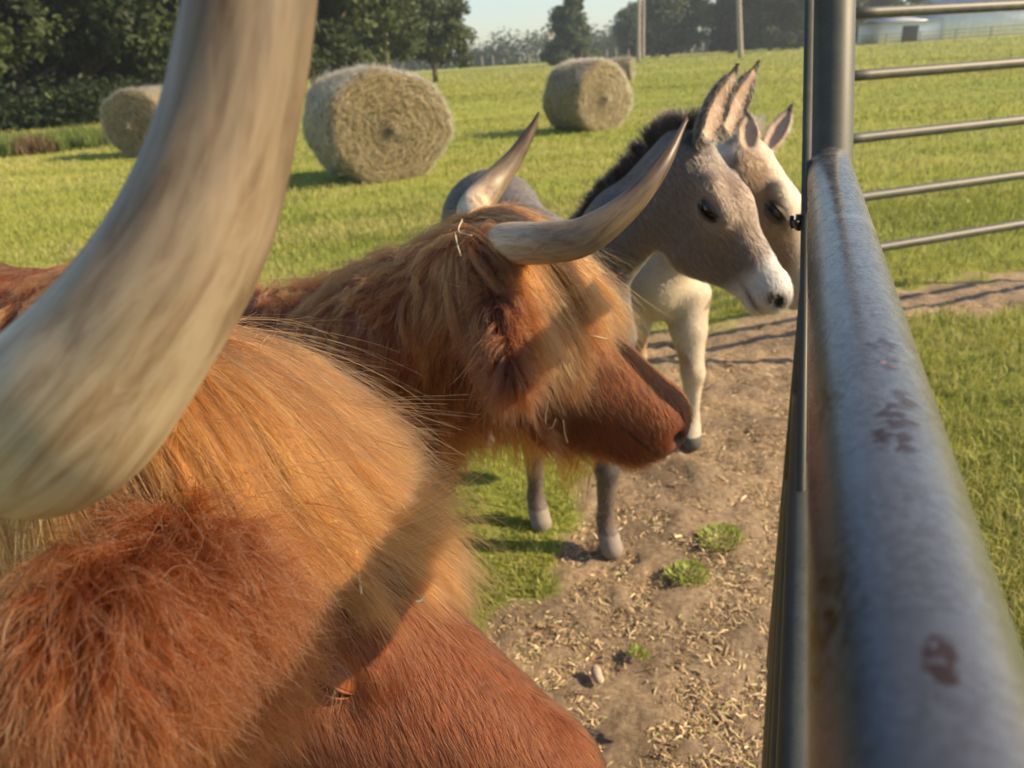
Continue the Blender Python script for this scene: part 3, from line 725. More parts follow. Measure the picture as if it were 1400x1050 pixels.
for x in (42, 50, 58): mesh('window', *sb(x, x+1.6, -.66, -.61, 1.6, 3.0), DK, shed, False, local=True)
def roofv(x0, x1, yf, yb, ze, zr):
    ym = (yf+yb)/2; pts = [(x, y, z) for x in (x0, x1) for (y, z) in ((yf, ze), (ym, zr), (yb, ze), (yb, ze-.15), (ym, zr-.15), (yf, ze-.15))]
    V = np.array([sh*a_+sn*b_+np.array([0, 0, c_]) for a_, b_, c_ in pts]); F4 = [[i, (i+1) % 6, 6+(i+1) % 6, 6+i] for i in range(6)]+[[0, 5, 4, 1], [1, 4, 3, 2], [6, 7, 10, 11], [7, 8, 9, 10]]
    return V, np.array(F4)
mesh('roof', *roofv(9.7, 66.4, -1.0, 12.6, 4.85, 6.6), ROOFM, shed, False, local=True)
mesh('lean_to_roof', *roofv(-.4, 9.65, -.5, 9.4, 3.3, 4.0), ROOFM, shed, False, local=True)
# pipe fence in front of the shed
f0 = azp(1160, 118); f1 = azp(1600, 128); fh = nrm(f1-f0); f0[2] = 0
fen = empty('pipe_fence', (f0[0], f0[1], ground_z(f0[None])[0]), label='thin dark pipe fence in front of the farm shed', cat='fence')
zb = np.array(fen.location)[2]
gz = lambda s: ground_z((f0+fh*s)[None])[0]-zb
for s in np.arange(0, 62, 4.0):
    V, F = tube(np.array([fh*s+[0, 0, gz(s)-.1], fh*s+[0, 0, gz(s)+1.5]]), .05, 8); mesh('post', V, F, POSTM, fen, local=True)
for z in (.5, .95, 1.4):
    V, F = tube(np.array([fh*s+[0, 0, gz(s)+z] for s in np.arange(0, 61, 2.)]), .03, 6); mesh('rail', V, F, POSTM, fen, local=True)

exec_animals = True
# ---------------------------------------------------------------- horns
def spline(ctrl, rad, n_=60):
    ctrl = np.asarray(ctrl, float); rad = np.asarray(rad, float); m_ = len(ctrl)
    ex = np.concatenate([[2*ctrl[0]-ctrl[1]], ctrl, [2*ctrl[-1]-ctrl[-2]]]); er = np.concatenate([[rad[0]], rad, [rad[-1]]])
    out = []; ro = []
    for u in np.linspace(0, m_-1-1e-6, n_):
        i = int(u); t = u-i; a_, b_, c_, d_ = ex[i:i+4]; ra_, rb_, rc_, rd_ = er[i:i+4]
        h = lambda a, b, c, d: .5*((2*b)+(-a+c)*t+(2*a-5*b+4*c-d)*t*t+(-a+3*b-3*c+d)*t**3)
        out.append(h(a_, b_, c_, d_)); ro.append(h(ra_, rb_, rc_, rd_))
    return np.array(out), np.maximum(np.array(ro), .001)
def hornmat():
    m_, n, b = mat('horn_keratin')
    at = node(n, 'ShaderNodeAttribute', attribute_name='Col'); sp_ = n.nodes.new('ShaderNodeSeparateColor'); n.links.new(at.outputs['Color'], sp_.inputs[0])
    uv = n.nodes.new('ShaderNodeCombineXYZ'); n.links.new(sp_.outputs[1], uv.inputs[0]); n.links.new(sp_.outputs[0], uv.inputs[1]); n.links.new(sp_.outputs[2], uv.inputs[2])
    mp = n.nodes.new('ShaderNodeMapping'); mp.inputs['Scale'].default_value = (3.4, 6, 3.4); n.links.new(uv.outputs[0], mp.inputs[0])
    streak = noise(n, 1.0, 5, .6, mp.outputs[0], .5)
    mp2 = n.nodes.new('ShaderNodeMapping'); mp2.inputs['Scale'].default_value = (7, 9, 7); n.links.new(uv.outputs[0], mp2.inputs[0]); pat = noise(n, 1.0, 7, .7, mp2.outputs[0], .9)
    base = ramp(n, streak, [(.30, (.17, .095, .05)), (.42, (.42, .295, .165)), (.56, (.62, .49, .31)), (.75, (.74, .63, .44))])
    base = mix(n, .55, base, ramp(n, pat, [(.33, (.11, .060, .034)), (.42, (.41, .29, .165)), (.54, (.72, .61, .43))]))
    tipc = mix(n, ramp(n, streak, [(.35, (0, 0, 0)), (.7, (1, 1, 1))]), (.035, .024, .019), (.13, .085, .060))
    fac = ramp(n, sp_.outputs[0], [(.20, (0, 0, 0)), (.42, (.72, .72, .72)), (.80, (.95, .95, .95))])
    n.links.new(mix(n, fac, base, tipc), b.inputs['Base Color'])
    b.inputs['Roughness'].default_value = .42; b.inputs['Specular IOR Level'].default_value = .32
    b.inputs['Subsurface Weight'].default_value = .12; b.inputs['Subsurface Radius'].default_value = (.01, .006, .003); b.inputs['Subsurface Scale'].default_value = .5
    bump(n, streak, .35, .0015, b); return m_
HORN = hornmat()
def horn(ctrl, rad, parent, stretch=1.0, seg=48, n_=90):
    pts, rd = spline(ctrl, rad, n_)
    V, F = tube(pts, rd, seg, True, prof=lambda i, a: 1+.012*np.sin(a*3+i*.05)+.006*np.sin(a*9+i*.21)+.008*np.sin(i*1.1)*np.exp(-i/18))
    u = np.repeat(np.linspace(0, 1, n_), seg)*stretch; a_ = np.tile(np.arange(seg)*2*math.pi/seg, n_)
    col = np.stack([u, .5+.4*np.cos(a_), .5+.4*np.sin(a_)], 1); col = np.concatenate([col, [[0, .5, .5], [stretch, .5, .5]]])
    return mesh('horn', V, F, HORN, parent, colors=col), pts

EYEM, n, b = mat('wet_dark_eye'); b.inputs['Base Color'].default_value = (.012, .007, .005, 1); b.inputs['Roughness'].default_value = .12; b.inputs['Coat Weight'].default_value = .3
def sphere(c, r, seg=24):
    a_ = np.linspace(0, math.pi, seg//2+1); pts = np.array([np.array([0, 0, math.cos(t)]) for t in a_]); V = []
    for t in a_:
        for s in np.arange(seg)*2*math.pi/seg: V.append([math.sin(t)*math.cos(s), math.sin(t)*math.sin(s), math.cos(t)])
    i = np.arange(seg//2)[:, None]*seg; j = np.arange(seg)[None]; j2 = (j+1) % seg
    return np.array(V)*np.asarray(r)+np.asarray(c), np.stack([i+j, i+seg+j, i+seg+j2, i+j2], -1).reshape(-1, 4)

# ---------------------------------------------------------------- highland cattle
def lids(c, r_, Fw, Out, Up, pu, pl, mt, parent, edge, lash, nl, edgem=None):
    """upper and lower eyelids as rolled shells over the eyeball"""
    for nm, a0, a1 in (('upper_eyelid', pu, 118), ('lower_eyelid', -118, pl)):
        A_ = np.radians(np.linspace(a0, a1, 18)); B_ = np.linspace(.04, .96, 20)*math.pi; rr_ = r_*1.13
        gA, gB = np.meshgrid(A_, B_, indexing='ij'); e_ = np.abs(gA-np.radians(pu if nm[0] == 'u' else pl)); q_ = 1+.06*np.exp(-(e_/.16)**2)
        V = c+Fw*(rr_*1.15*np.cos(gB))[..., None]+(Out*np.cos(gA)[..., None]+Up*np.sin(gA)[..., None]*.95)*(rr_*q_*np.sin(gB)**.8)[..., None]
        n0, n1 = gA.shape; I_ = np.arange(n0*n1).reshape(n0, n1); F_ = np.stack([I_[:-1, :-1], I_[1:, :-1], I_[1:, 1:], I_[:-1, 1:]], -1).reshape(-1, 4)
        o_ = mesh(nm, V.reshape(-1, 3), F_, mt, parent)
        sm_ = o_.modifiers.new('thick', 'SOLIDIFY'); sm_.thickness = .0015; sm_.offset = 0
        ed = V[0] if nm[0] == 'u' else V[-1]
        v_, f_ = tube(ed, edge*(.5+.5*np.sin(B_)), 8); mesh('lid_rim', v_, f_, edgem or mt, parent)
        if nm[0] == 'u' and nl:
            t_ = np.linspace(0, 1, 6)[None, :, None]; ii_ = rng.integers(2, 18, nl); b_ = ed[ii_]+rng.normal(0, .0006, (nl, 3))
            d_ = nrm(Out*.9-Up*.35+np.outer(np.cos(B_[ii_]), Fw)*.5+rng.normal(0, .32, (nl, 3)))
            hair('eyelashes', b_[:, None]+d_[:, None]*t_*(r_*rng.uniform(.6, 1.1, (nl, 1, 1)))-Up*t_**2*r_*.3, .00025 if r_ > .02 else .0003, np.array(lash)*np.ones((nl, 3)), HAIR, parent)
LIDM = simple('eyelid_skin', (.20, .060, .022), .45, scale=90, bmp=.4, bd=.001)
class Cow: pass
def cow(O, N, withers, rump, label, ear, res, bulk=.24, roll=0.0, fatear=False):
    c = Cow(); O = np.asarray(O, float); c.O = O
    Fw = nrm(N-O); Rt = nrm(np.cross(Fw, [0, 0, 1])); Up = np.cross(Rt, Fw); Rt, Up = Rt*math.cos(roll)+Up*math.sin(roll), Up*math.cos(roll)-Rt*math.sin(roll); c.Fw, c.Rt, c.Up = Fw, Rt, Up
    c.W = lambda x, y, z: O+Fw*x+Rt*y+Up*z       # y > 0 is the animal's right side
    W = c.W; it = []; c.ears = []
    it += [rcone(W(.05, 0, -.112), W(.20, 0, -.116), .092, .086, Rt, .95)]
    it += [(rcone(W(.18, 0, -.095), W(.42, 0, -.085), .092, .072), .05), (ell(W(.452, 0, -.094), (.062, .075, .074), np.array([Fw, Rt, Up])), .03)]
    it += [(rcone(W(.08, 0, -.20), W(.38, 0, -.150), .080, .060), .05), (ell(W(.442, 0, -.148), (.052, .058, .044), np.array([Fw, Rt, Up])), .02)]
    for s in (-1, 1):
        it += [(rcone(W(.16, s*.070, -.040), W(.245, s*.074, -.048), .034, .022), .03), (rcone(W(.02, s*.04, -.03), W(.0, s*.11, -.03), .055, .045), .03)]
        it += [(rcone(W(.22, s*.07, -.135), W(.32, s*.052, -.10), .030, .02), .03)]
        it += [('cut', ell(W(.235, s*.103, -.068), (.030, .016, .019), np.array([Fw, Rt, Up])), .012)]
        it += [(rcone(W(.208, s*.090, -.048), W(.262, s*.085, -.052), .012, .007), .012)]
        it += [('cut', ell(W(.484, s*.058, -.070), (.020, .014, .013), nrm(np.array([Fw+Rt*s*.6, Rt*s-Fw*.6, Up]))), .008)]
        it += [('cut', rcone(W(.50, s*.02, -.118), W(.40, s*.062, -.120), .003, .003), .006)]
        e0, e1 = W(.03, s*.12, -.085), W(-.005, s*.27, -.125)
        if s > 0 and ear is not None: e0, e1 = ear
        c.ears.append((e0, e1))
        fat = 1 if (s > 0 and fatear) else 0
        it += [(rcone(e0, (e0+e1)/2, .022+.01*fat, .040+.012*fat, Up*.8+Fw*.6, .45+.4*fat), .02), (rcone((e0+e1)/2, e1, .040+.012*fat, .016+.030*fat, Up*.8+Fw*.6, .45+.4*fat), .02)]
    wi, ru = np.asarray(withers, float), np.asarray(rump, float)
    nk = [W(.02, 0, -.11), (W(.02, 0, -.11)*.5+wi*.5)+[0, 0, -.01], wi]
    it += [(q, .08) for q in chain(nk, [.115, .155, bulk], Rt, .9)]
    lat = nrm(np.cross(nrm(ru-wi), [0, 0, 1]))
    mid = (wi+ru)/2-[0, 0, .05]
    it += [(q, .08) for q in chain([wi-[0, 0, .06], mid, ru], [bulk, bulk+.05, bulk+.01], lat, .85)]
    thick = dict(f=(.085, .052, .04, .046), h=(.12, .062, .042, .046))
    al = nrm(wi-ru); al[2] = 0; al = nrm(al); gz0 = .015
    for (pos, side, kind) in ((wi, -1, 'f'), (wi, 1, 'f'), (ru, -1, 'h'), (ru, 1, 'h')):
        t = pos+lat*side*.14; z = t[2]; st = rng.uniform(-.05, .05)
        if kind == 'f': pts = [t-[0, 0, .1], t*[1, 1, 0]+al*(st*.5+.01)+[0, 0, z*.45], t*[1, 1, 0]+al*st+[0, 0, .10], t*[1, 1, 0]+al*(st+.03)+[0, 0, .045]]
        else: pts = [t-[0, 0, .05]+al*.05, t*[1, 1, 0]-al*.14+[0, 0, z*.5], t*[1, 1, 0]-al*(.11)+[0, 0, .10], t*[1, 1, 0]-al*.07+[0, 0, .045]]
        it += [(q, .05) for q in chain(pts, thick[kind])]
    f = union(it, .03); c.f = f
    # head-only sdf for quick grooming
    nhead = 5+2*9+2
    c.fh = union(it[:nhead+3], .03)
    allp = np.array([W(.52, 0, 0), W(-.05, .3, 0), W(-.05, -.3, 0), wi, ru, wi+[0, 0, .1], W(.1, 0, -.3)])
    lo = allp.min(0)-bulk-.12; hi = allp.max(0)+bulk+.12; lo[2] = .0
    lo2 = np.array([min(wi[0], ru[0]), min(wi[1], ru[1]), 0])-bulk-.14; lo = np.minimum(lo, lo2); lo[2] = 0
    c.V, c.F = nets(f, lo, hi, res)
    loc = (wi+ru)/2; loc[2] = 0
    c.root = empty('highland_cow', loc, label=label, cat='cow')
    # coat colours: rusty red, paler on the ridge of the nose, pinkish muzzle
    q = (c.V-O); x = q@Fw; y = q@Rt; z = q@Up
    base = np.array([.13, .032, .009])*np.ones((len(c.V), 1)); base = base*(.8+.4*vnoise(np.stack([x*3+y, z*3-y], 1), 5, 3)[:, None])
    mz = np.clip((x-.475)/.02, 0, 1)[:, None]*np.clip((.11-np.abs(y))/.02, 0, 1)[:, None]; base = base*(1-mz)+np.array([.20, .085, .065])*mz
    nd = np.exp(-((x-.484)/.020)**2-((np.abs(y)-.058)/.020)**2-((z+.070)/.014)**2)[:, None]*1.6; nd = np.clip(nd, 0, 1); base = base*(1-nd)+np.array([.02, .010, .008])*nd
    ml = (np.clip(1-np.abs(z+.119)/.006, 0, 1)*(x > .37))[:, None]; base = base*(1-ml)+np.array([.02, .010, .008])*ml
    hoof = np.clip((.06-c.V[:, 2])/.01, 0, 1)[:, None]; base = base*(1-hoof)+np.array([.06, .05, .045])*hoof
    er = np.exp(-(((x-.24)/.04)**2+((np.abs(y)-.09)/.03)**2+((z+.068)/.030)**2))[:, None]; base = base*(1-er)+np.array([.34, .11, .045])*er
    c.body = mesh('body', c.V, c.F, COWSKIN, c.root, colors=base)
    for s in (-1, 1):
        V, F = sphere(W(.235, s*.078, -.068), .0215); mesh('eye', V, F, EYEM, c.root)
        lids(W(.235, s*.078, -.068), .0215, Fw, Rt*s, Up, (-4 if fatear else 15), -30, LIDM, c.root, .0016, (.42, .20, .08), 34)
    return c
def loc_(c, p):
    q = p-c.O; return q@c.Fw, q@c.Rt, q@c.Up
def tints(n_, a, b_, gi=None, ng=0, v=.18):
    t = rng.random((n_, 1))*.6
    if gi is not None: t = t+rng.random((ng, 1))[gi]*.5
    return (np.array(a)*(1-t)+np.array(b_)*t)*rng.uniform(1-v, 1+v, (n_, 1))
def groom_cow(c, q_fore, q_coat, q_ear, q_body, rad, near=True, camw=None, flen=.30, side=.45, latf=.28, elen=(.06, .13), clen=1.0, edark=1.0, cdark=1.0):
    W, Fw, Rt, Up = c.W, c.Fw, c.Rt, c.Up; V, F = c.V, c.F
    # --- forelock: from the poll, over the brow, falling to both sides
    def wf(p):
        x, y, z = loc_(c, p); return ((x > -.10) & (x < .10) & (np.abs(y) < .13) & (z > -.07)).astype(float)+1e-9
    ng = max(300, q_fore//22)
    r, nn = sample(V, F, ng, wf); x, y, z = loc_(c, r)
    part = np.tanh((y-.065)/.03)
    fl = nrm(Fw*1.0+Rt*(np.where(part > 0, .34, latf)*part*1.5+rng.normal(0, .16, ng))[:, None]+Up*.05-np.array([0, 0, .6])*np.clip(part, 0, 1)[:, None])
    def ff(p):
        xx, yy, zz = loc_(c, p); pp = np.tanh((yy-.07)/.03)*np.clip(1-np.abs(zz)/.25, .2, 1)
        return nrm(Fw*.9+Rt*(pp*np.where(pp > 0, .34, latf))[:, None]+np.array([0, 0, -.12])-np.array([0, 0, .5])*np.clip(pp, 0, 1)[:, None])
    L = (flen-x)*rng.uniform(.68, 1.08, ng)*(1-side*np.clip(y/.11, 0, 1))
    gp1 = guides(r, nn, c.fh, L, fl, K=16, lift=.22, grav=.26, stiff=.74, layer=rng.uniform(.001, .014, ng), noise=.20, flowfn=ff)
    gp1 = mega(gp1, max(30, ng//26), .86)
    pt, gi = children(V, F, gp1, q_fore, wf, clump=.88, spread=.0024 if near else .0045, fly=.12, flyamp=.028, lenvar=.45)
    t = tints(q_fore, (.12, .024, .0045), (.47, .135, .027), gi, ng, .42)
    dkc = rng.random(ng) < .32; t = t*np.where(dkc[gi], .38, 1.08)[:, None]  # darkened clumps paint the shadows between locks into the hair colour
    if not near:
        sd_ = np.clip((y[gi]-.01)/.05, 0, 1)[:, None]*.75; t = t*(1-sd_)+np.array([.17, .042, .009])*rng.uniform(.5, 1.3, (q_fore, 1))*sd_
    big = rng.random(q_fore) < .12; t = t*np.where(big, 1.25, 1)[:, None]
    # loose wisps that leave the end of the forelock
    nw = 26 if near else 14; tipw = gp1[rng.choice(np.where(np.abs(y) < .06)[0], nw), 9]; wp = []
    for q_ in tipw:
        n1 = 22; dw = nrm(Fw*.6-Rt*.45+Up*.25+rng.normal(0, .22, 3)); Lw = rng.uniform(.05, .11); tt_ = np.linspace(0, 1, 16)[None, :, None]
        b_ = q_+rng.normal(0, .003, (n1, 1, 3)); cv_ = rng.normal(0, .5, 3)-[0, 0, .3]
        wp.append(b_+(dw+rng.normal(0, .07, (n1, 1, 3)))*Lw*rng.uniform(.5, 1.1, (n1, 1, 1))*tt_+cv_*Lw*.45*tt_**2)
    wp = np.concatenate(wp); pt = np.concatenate([pt, wp]); t = np.concatenate([t, tints(len(wp), (.35, .08, .014), (.52, .15, .03))]); big = np.concatenate([big, np.zeros(len(wp), bool)]); q_fore = len(pt)
    hair('forelock', pt, rad*rng.uniform(.5, 1.1, q_fore)*np.where(big, 2.1, 1), np.clip(t, 0, .9), HAIR, c.root)
    # --- short coat on face
    def wc(p):
        x, y, z = loc_(c, p); s = ((x > .02) & ((x < .482) | ((x < .505) & (z < -.125))) & ~((x > .455) & (np.abs(z+.070) < .022)) & ~((x > .38) & (np.abs(z+.119) < .005))).astype(float)
        return s*(1 if camw is None else camw(p))+1e-9
    r, nn = sample(V, F, q_coat, wc); x, y, z = loc_(c, r)
    keep = (np.linalg.norm(r-W(.235, .095, -.068), axis=1) > .027) & (np.linalg.norm(r-W(.235, -.095, -.068), axis=1) > .027)
    r, nn, x, y, z = r[keep], nn[keep], x[keep], y[keep], z[keep]; n_ = len(r)
    swirl = vnoise(np.stack([x*1+y*.7, z+y*.5], 1), 14, 8)-.5
    fd = nrm(Fw*1.0+Rt*(np.sign(y)*.25+swirl*1.3)[:, None]+Up*(-.35+swirl*.8)[:, None]+rng.normal(0, .12, (n_, 3)))
    fd = fd-nn*np.sum(fd*nn, 1, keepdims=True); fd = nrm(fd)
    L = (1+(clen-1)*np.clip((.36-x)/.1, 0, 1))*np.where(x > .42, .75, 1)*(.017+.016*np.clip((.30-x)/.2, 0, 1)+.03*np.clip((-.13-z)/.08, 0, 1))*rng.uniform(.6, 1.25, n_)
    tt_ = np.linspace(0, 1, 5)[None, :, None]
    lift = (.22+.25*rng.random(n_))[:, None, None]
    pt = r[:, None]+(fd[:, None]*tt_+nn[:, None]*lift*tt_*(1-.45*tt_))*L[:, None, None]+rng.normal(0, .0012, (n_, 1, 3))*tt_**2+np.array([0, 0, -1])*.25*L[:, None, None]*tt_**2
    hair('face_coat', pt, rad*.75*rng.uniform(.6, 1.2, n_), tints(n_, (.065, .012, .002), (.25, .058, .010), None, 0, .35)*cdark*(.85+.3*vnoise(np.stack([x*2+z, y*2+x], 1), 9, 12))[:, None], COAT, c.root)
    # --- ears with hanging fringe
    def we(p):
        s = 0
        for a_, b_ in c.ears:
            ab = b_-a_; t = np.clip((p-a_)@ab/(ab@ab), 0, 1); s = s+(np.linalg.norm(p-a_-t[:, None]*ab, axis=1) < .075)*(t > .05)
        return s+1e-9
    ng = max(150, q_ear//18); r, nn = sample(V, F, ng, we); x, y, z = loc_(c, r)
    fl = nrm(Rt*(np.sign(y)*.7)[:, None]+np.array([0, 0, -.5])+nn*.6+rng.normal(0, .2, (ng, 3)))
    gp2 = guides(r, nn, c.fh, rng.uniform(elen[0], elen[1], ng), fl, K=10, lift=.8, grav=.7, stiff=.62, layer=rng.uniform(0, .02, ng), noise=.3)
    pt, gi = children(V, F, gp2, q_ear, we, clump=.50, spread=.003, fly=.2, flyamp=.02, lenvar=.5)
    hair('ear_fringe', pt, rad*.9*rng.uniform(.6, 1.2, q_ear), tints(q_ear, (.12, .022, .004), (.33, .080, .015), gi, ng)*edark*.85, HAIR, c.root)
    # --- neck, throat and body
    def wb(p):
        x, y, z = loc_(c, p); s = ((x < .05) | (z < -.2)).astype(float)*((np.abs(y) < .14) | (x < -.10) | (z < -.16)).astype(float)*(p[:, 2] > .16)
        return s*(1 if camw is None else camw(p))+1e-9
    ng = q_body//22; r, nn = sample(V, F, ng, wb); x, y, z = loc_(c, r)
    L = np.where(p_top(nn), .10, .13)*rng.uniform(.6, 1.3, ng)*np.where(r[:, 2] < .5, .6, 1)
    fl = nrm(nrm(c.O-np.array(c.root.location))*[-.5, -.5, 0]+np.array([0, 0, -.6])+rng.normal(0, .2, (ng, 3)))
    gp3 = guides(r, nn, c.f, L, fl, K=9, lift=.45, grav=.7, stiff=.6, layer=rng.uniform(.002, .022, ng), noise=.25)
    gp3 = mega(gp3, max(30, ng//9), .5)
    pt, gi = children(V, F, gp3, q_body, wb, clump=.7, spread=.004, fly=.08, flyamp=.02, lenvar=.4)
    hair('body_coat', pt, rad*1.05*rng.uniform(.6, 1.2, q_body), tints(q_body, (.12, .023, .004), (.40, .105, .020), gi, ng), HAIR, c.root)
def p_top(nn): return nn[:, 2] > .5
def camw(p):
    d = np.linalg.norm(p-CP, axis=1); return np.clip(1.2/d, .05, 4)**2

c1 = cow(P(282, 528, .66), P(1010, 1172, .66), P(-40, 640, 1.05)*[1, 1, 0]+[0, 0, .88], P(-40, 640, 1.05)*[1, 1, 0]+[-.80, .25, .86],
         'nearest shaggy red cow, its big blurred horn crossing the left of the picture', (P(340, 800, .56), P(135, 905, .405)), .007, roll=.45, fatear=True)
horn([P(190, 490, .60), P(165, 520, .52), P(100, 550, .44), P(48, 585, .37), P(95, 558, .318), P(185, 452, .298), P(262, 325, .290), P(312, 180, .284), P(345, 0, .277), P(372, -190, .272), P(390, -330, .27)],
     [.042, .043, .043, .0425, .038, .0315, .028, .0245, .0225, .017, .008], c1.root, .72, 64, 120)
horn([P(300, 520, .80), P(262, 440, .86), P(240, 340, .88), P(285, 245, .88), P(318, 150, .87), P(345, 70, .86)], [.034, .033, .028, .022, .012, .003], c1.root, 1.0)
groom_cow(c1, 66000, 80000, 52000, 60000, .00027, True, camw, .335, .35, .06, (.045, .085), 1.0, .55, .66)
c2 = cow(P(690, 325, 1.36), P(944, 535, 1.46), P(470, 490, 1.62)*[1, 1, 0]+[0, 0, .84], P(470, 490, 1.62)*[1, 1, 0]+[-1.0, .35, .84],
         'shaggy red cow at centre with two dark tipped horns, looking towards the donkeys', (P(680, 395, 1.28), P(700, 505, 1.12)), .008, .22)
horn([c2.W(.0, .07, -.02), P(690, 334, 1.25), P(745, 332, 1.16), P(800, 322, 1.12), P(860, 280, 1.10), P(905, 225, 1.10), P(939, 163, 1.12)], [.034, .034, .032, .028, .0195, .0125, .0025], c2.root, 1.0)
horn([c2.W(.0, -.07, -.02), P(652, 300, 1.47), P(650, 282, 1.53), P(668, 258, 1.58), P(700, 220, 1.60), P(724, 182, 1.60), P(737, 153, 1.59)], [.034, .034, .034, .030, .020, .0115, .0025], c2.root, 1.0)
groom_cow(c2, 32000, 44000, 24000, 50000, .00040, False, camw, .34, .18, .12, (.05, .12), 2.0, .42, .46)  # ear tint lowered: dark auburn hair plus painted-in shade below the horn

# ---------------------------------------------------------------- donkeys
DLID = simple('donkey_eyelid', (.085, .062, .050), .7, scale=90, bmp=.2, bd=.001); DRIM = simple('dark_eye_rim', (.018, .013, .011), .45)
def donkey(name_label, poll, nose, fwd_hint, chest, rump, hooves, palette, scale=1.0, ears=None, patches=None, res=.006, jaw=None, bs=1.0):
    O = np.asarray(poll, float); Fw = nrm(np.asarray(nose)-O); Rt = nrm(np.cross(Fw, [0, 0, 1])+np.asarray(fwd_hint)); Rt = nrm(Rt-Fw*(Rt@Fw)); Up = np.cross(Rt, Fw)
    S = np.linalg.norm(np.asarray(nose)-O)/.44
    W = lambda x, y, z: O+(Fw*x+Rt*y+Up*z)*S
    it = [rcone(W(.04, 0, -.070), W(.165, 0, -.060), .075*S, .080*S, Rt, .85), (rcone(W(.17, 0, -.068), W(.37, 0, -.055), .074*S, .050*S, Rt, .8), .04),
          (ell(W(.41, 0, -.06), np.array([.052, .045, .052])*S, np.array([Fw, Rt, Up])), .03),
          (rcone(W(.100, 0, -.135), W(.205, 0, -.150), .098*S, .086*S, Rt, .52), .022), (rcone(W(.21, 0, -.145), W(.38, 0, -.100), .078*S, .030*S, Rt, .6), .03),
          (ell(W(.415, 0, -.105), np.array([.03, .03, .022])*S, np.array([Fw, Rt, Up])), .015)]
    for s in (-1, 1):
        it += [(rcone(W(.11, s*.062, -.022), W(.20, s*.056, -.030), .022*S, .014*S), .025)]
        it += [('cut', ell(W(.158, s*.082, -.050), np.array([.034, .014, .018])*S, np.array([Fw, Rt, Up])), .008)]
        it += [(rcone(W(.136, s*.072, -.032), W(.180, s*.071, -.036), .0085*S, .007*S), .006)]
        it += [('cut', ell(W(.432, s*.030, -.040), np.array([.020, .010, .013])*S, np.array([nrm(Fw-Up*.3), Rt, nrm(Up+Fw*.3)])), .006)]
        it += [('cut', rcone(W(.45, s*.01, -.090), W(.385, s*.036, -.092), .0025*S, .0025*S), .004)]
    BS = min(S, 1.0)*bs; ch, ru = np.asarray(chest, float), np.asarray(rump, float); lat = nrm(np.cross(nrm(ru-ch), [0, 0, 1]))
    nkb = ch+(ru-ch)*.12+[0, 0, .02]
    it += [(q, .05) for q in chain([W(.02, 0, -.09), W(.02, 0, -.09)*.5+nkb*.5+[0, 0, .02], nkb], [.085*S, .105*S, .165*BS], lat, .68)]
    it += [(q, .06) for q in chain([ch, ch*.5+ru*.5-[0, 0, .035], ru], [.165*BS, .205*BS, .185*BS], lat, .88)]
    it += [(ell(ru+[0, 0, .01], np.array([.21, .19, .17])*BS, np.array([nrm(ch-ru), lat, [0, 0, 1]])), .05)]
    al = nrm((ch-ru)*[1, 1, 0])
    for i, (hx, hk) in enumerate(hooves):
        h = np.array([hx[0], hx[1], 0.]); src = ch if hk == 'f' else ru; sd = 1 if i % 2 else -1
        t = src+lat*sd*.085*S*(1 if (h-src)@lat*sd > 0 else -1)-[0, 0, .06]
        if hk == 'f': pts = [t, t*.55+(h+[0, 0, .33])*.45+[0, 0, 0], h+[0, 0, .30]-al*.005, h+[0, 0, .10]-al*.02, h+[0, 0, .055], h+al*.025+[0, 0, .022]]; rd = [.085, .055, .034, .023, .027, .036]
        else: pts = [t, t*.5+(h+[0, 0, .4])*.5+al*.06, h+[0, 0, .36]-al*.07, h+[0, 0, .11]-al*.01, h+[0, 0, .06], h+al*.025+[0, 0, .022]]; rd = [.12, .085, .040, .025, .028, .036]
        it += [(q, .03) for q in chain(pts, np.array(rd)*S)]
    if ears:
        for (b0, tip, axn, wd) in ears:
            b0, tip, axn = map(lambda q: np.asarray(q, float), (b0, tip, axn)); ed = nrm(tip-b0); L = np.linalg.norm(tip-b0); axn = nrm(axn-ed*(axn@ed)); sd = np.cross(ed, axn)
            it += [(ell(b0+ed*L*.38, (L*.42, wd, wd*.60), np.array([ed, sd, axn])), .012), (rcone(b0+ed*L*.45, tip-ed*.006, wd*.84, .006, axn, .55), .012)]
            it += [('cut', ell(b0+ed*L*.42+axn*wd*.42, (L*.36, wd*.76, wd*.62), np.array([ed, sd, axn])), .005), ('cut', rcone(b0+ed*L*.5+axn*wd*.36, b0+ed*L*.93+axn*.006, wd*.56, .003), .005)]
    f = union(it, .03)
    pts = np.array([O, W(.46, 0, 0), W(.1, 0, -.25), ch, ru]+[np.array(h[0].tolist()+[0] if len(h[0]) == 2 else h[0])*[1, 1, 0] for h in hooves]+([e[1] for e in ears] if ears else []))
    lo = pts.min(0)-.03; hi = pts.max(0)+.04
    b2 = np.array([ch, ru, O]); lo = np.minimum(lo, b2.min(0)-.27*S); hi = np.maximum(hi, b2.max(0)+.27*S); lo[2] = -.02
    V, F = nets(f, lo, hi, res)
    loc = (ch+ru)/2; loc[2] = 0; root = empty('donkey', loc, label=name_label, cat='donkey')
    q = (V-O)/S; x, y, z = q@Fw, q@Rt, q@Up
    col = palette(V, x, y, z, W, ears)
    mesh('body', V, F, DONKEYSKIN, root, colors=col)
    for s in (-1, 1):
        v, ff = sphere(W(.158, s*.052, -.050), .029*S); mesh('eye', v, ff, EYEM, root)
        lids(W(.158, s*.052, -.050), .029*S, nrm(Fw*.97+Up*.22), Rt*s, nrm(Up-Fw*.22), 16, -22, DLID, root, .0026, (.02, .015, .012), 0, DRIM)
    return dict(V=V, F=F, col=col, root=root, f=f, W=W, O=O, Fw=Fw, Rt=Rt, Up=Up, S=S, al=al, lat=lat, x=x, y=y, z=z, ch=ch, ru=ru)
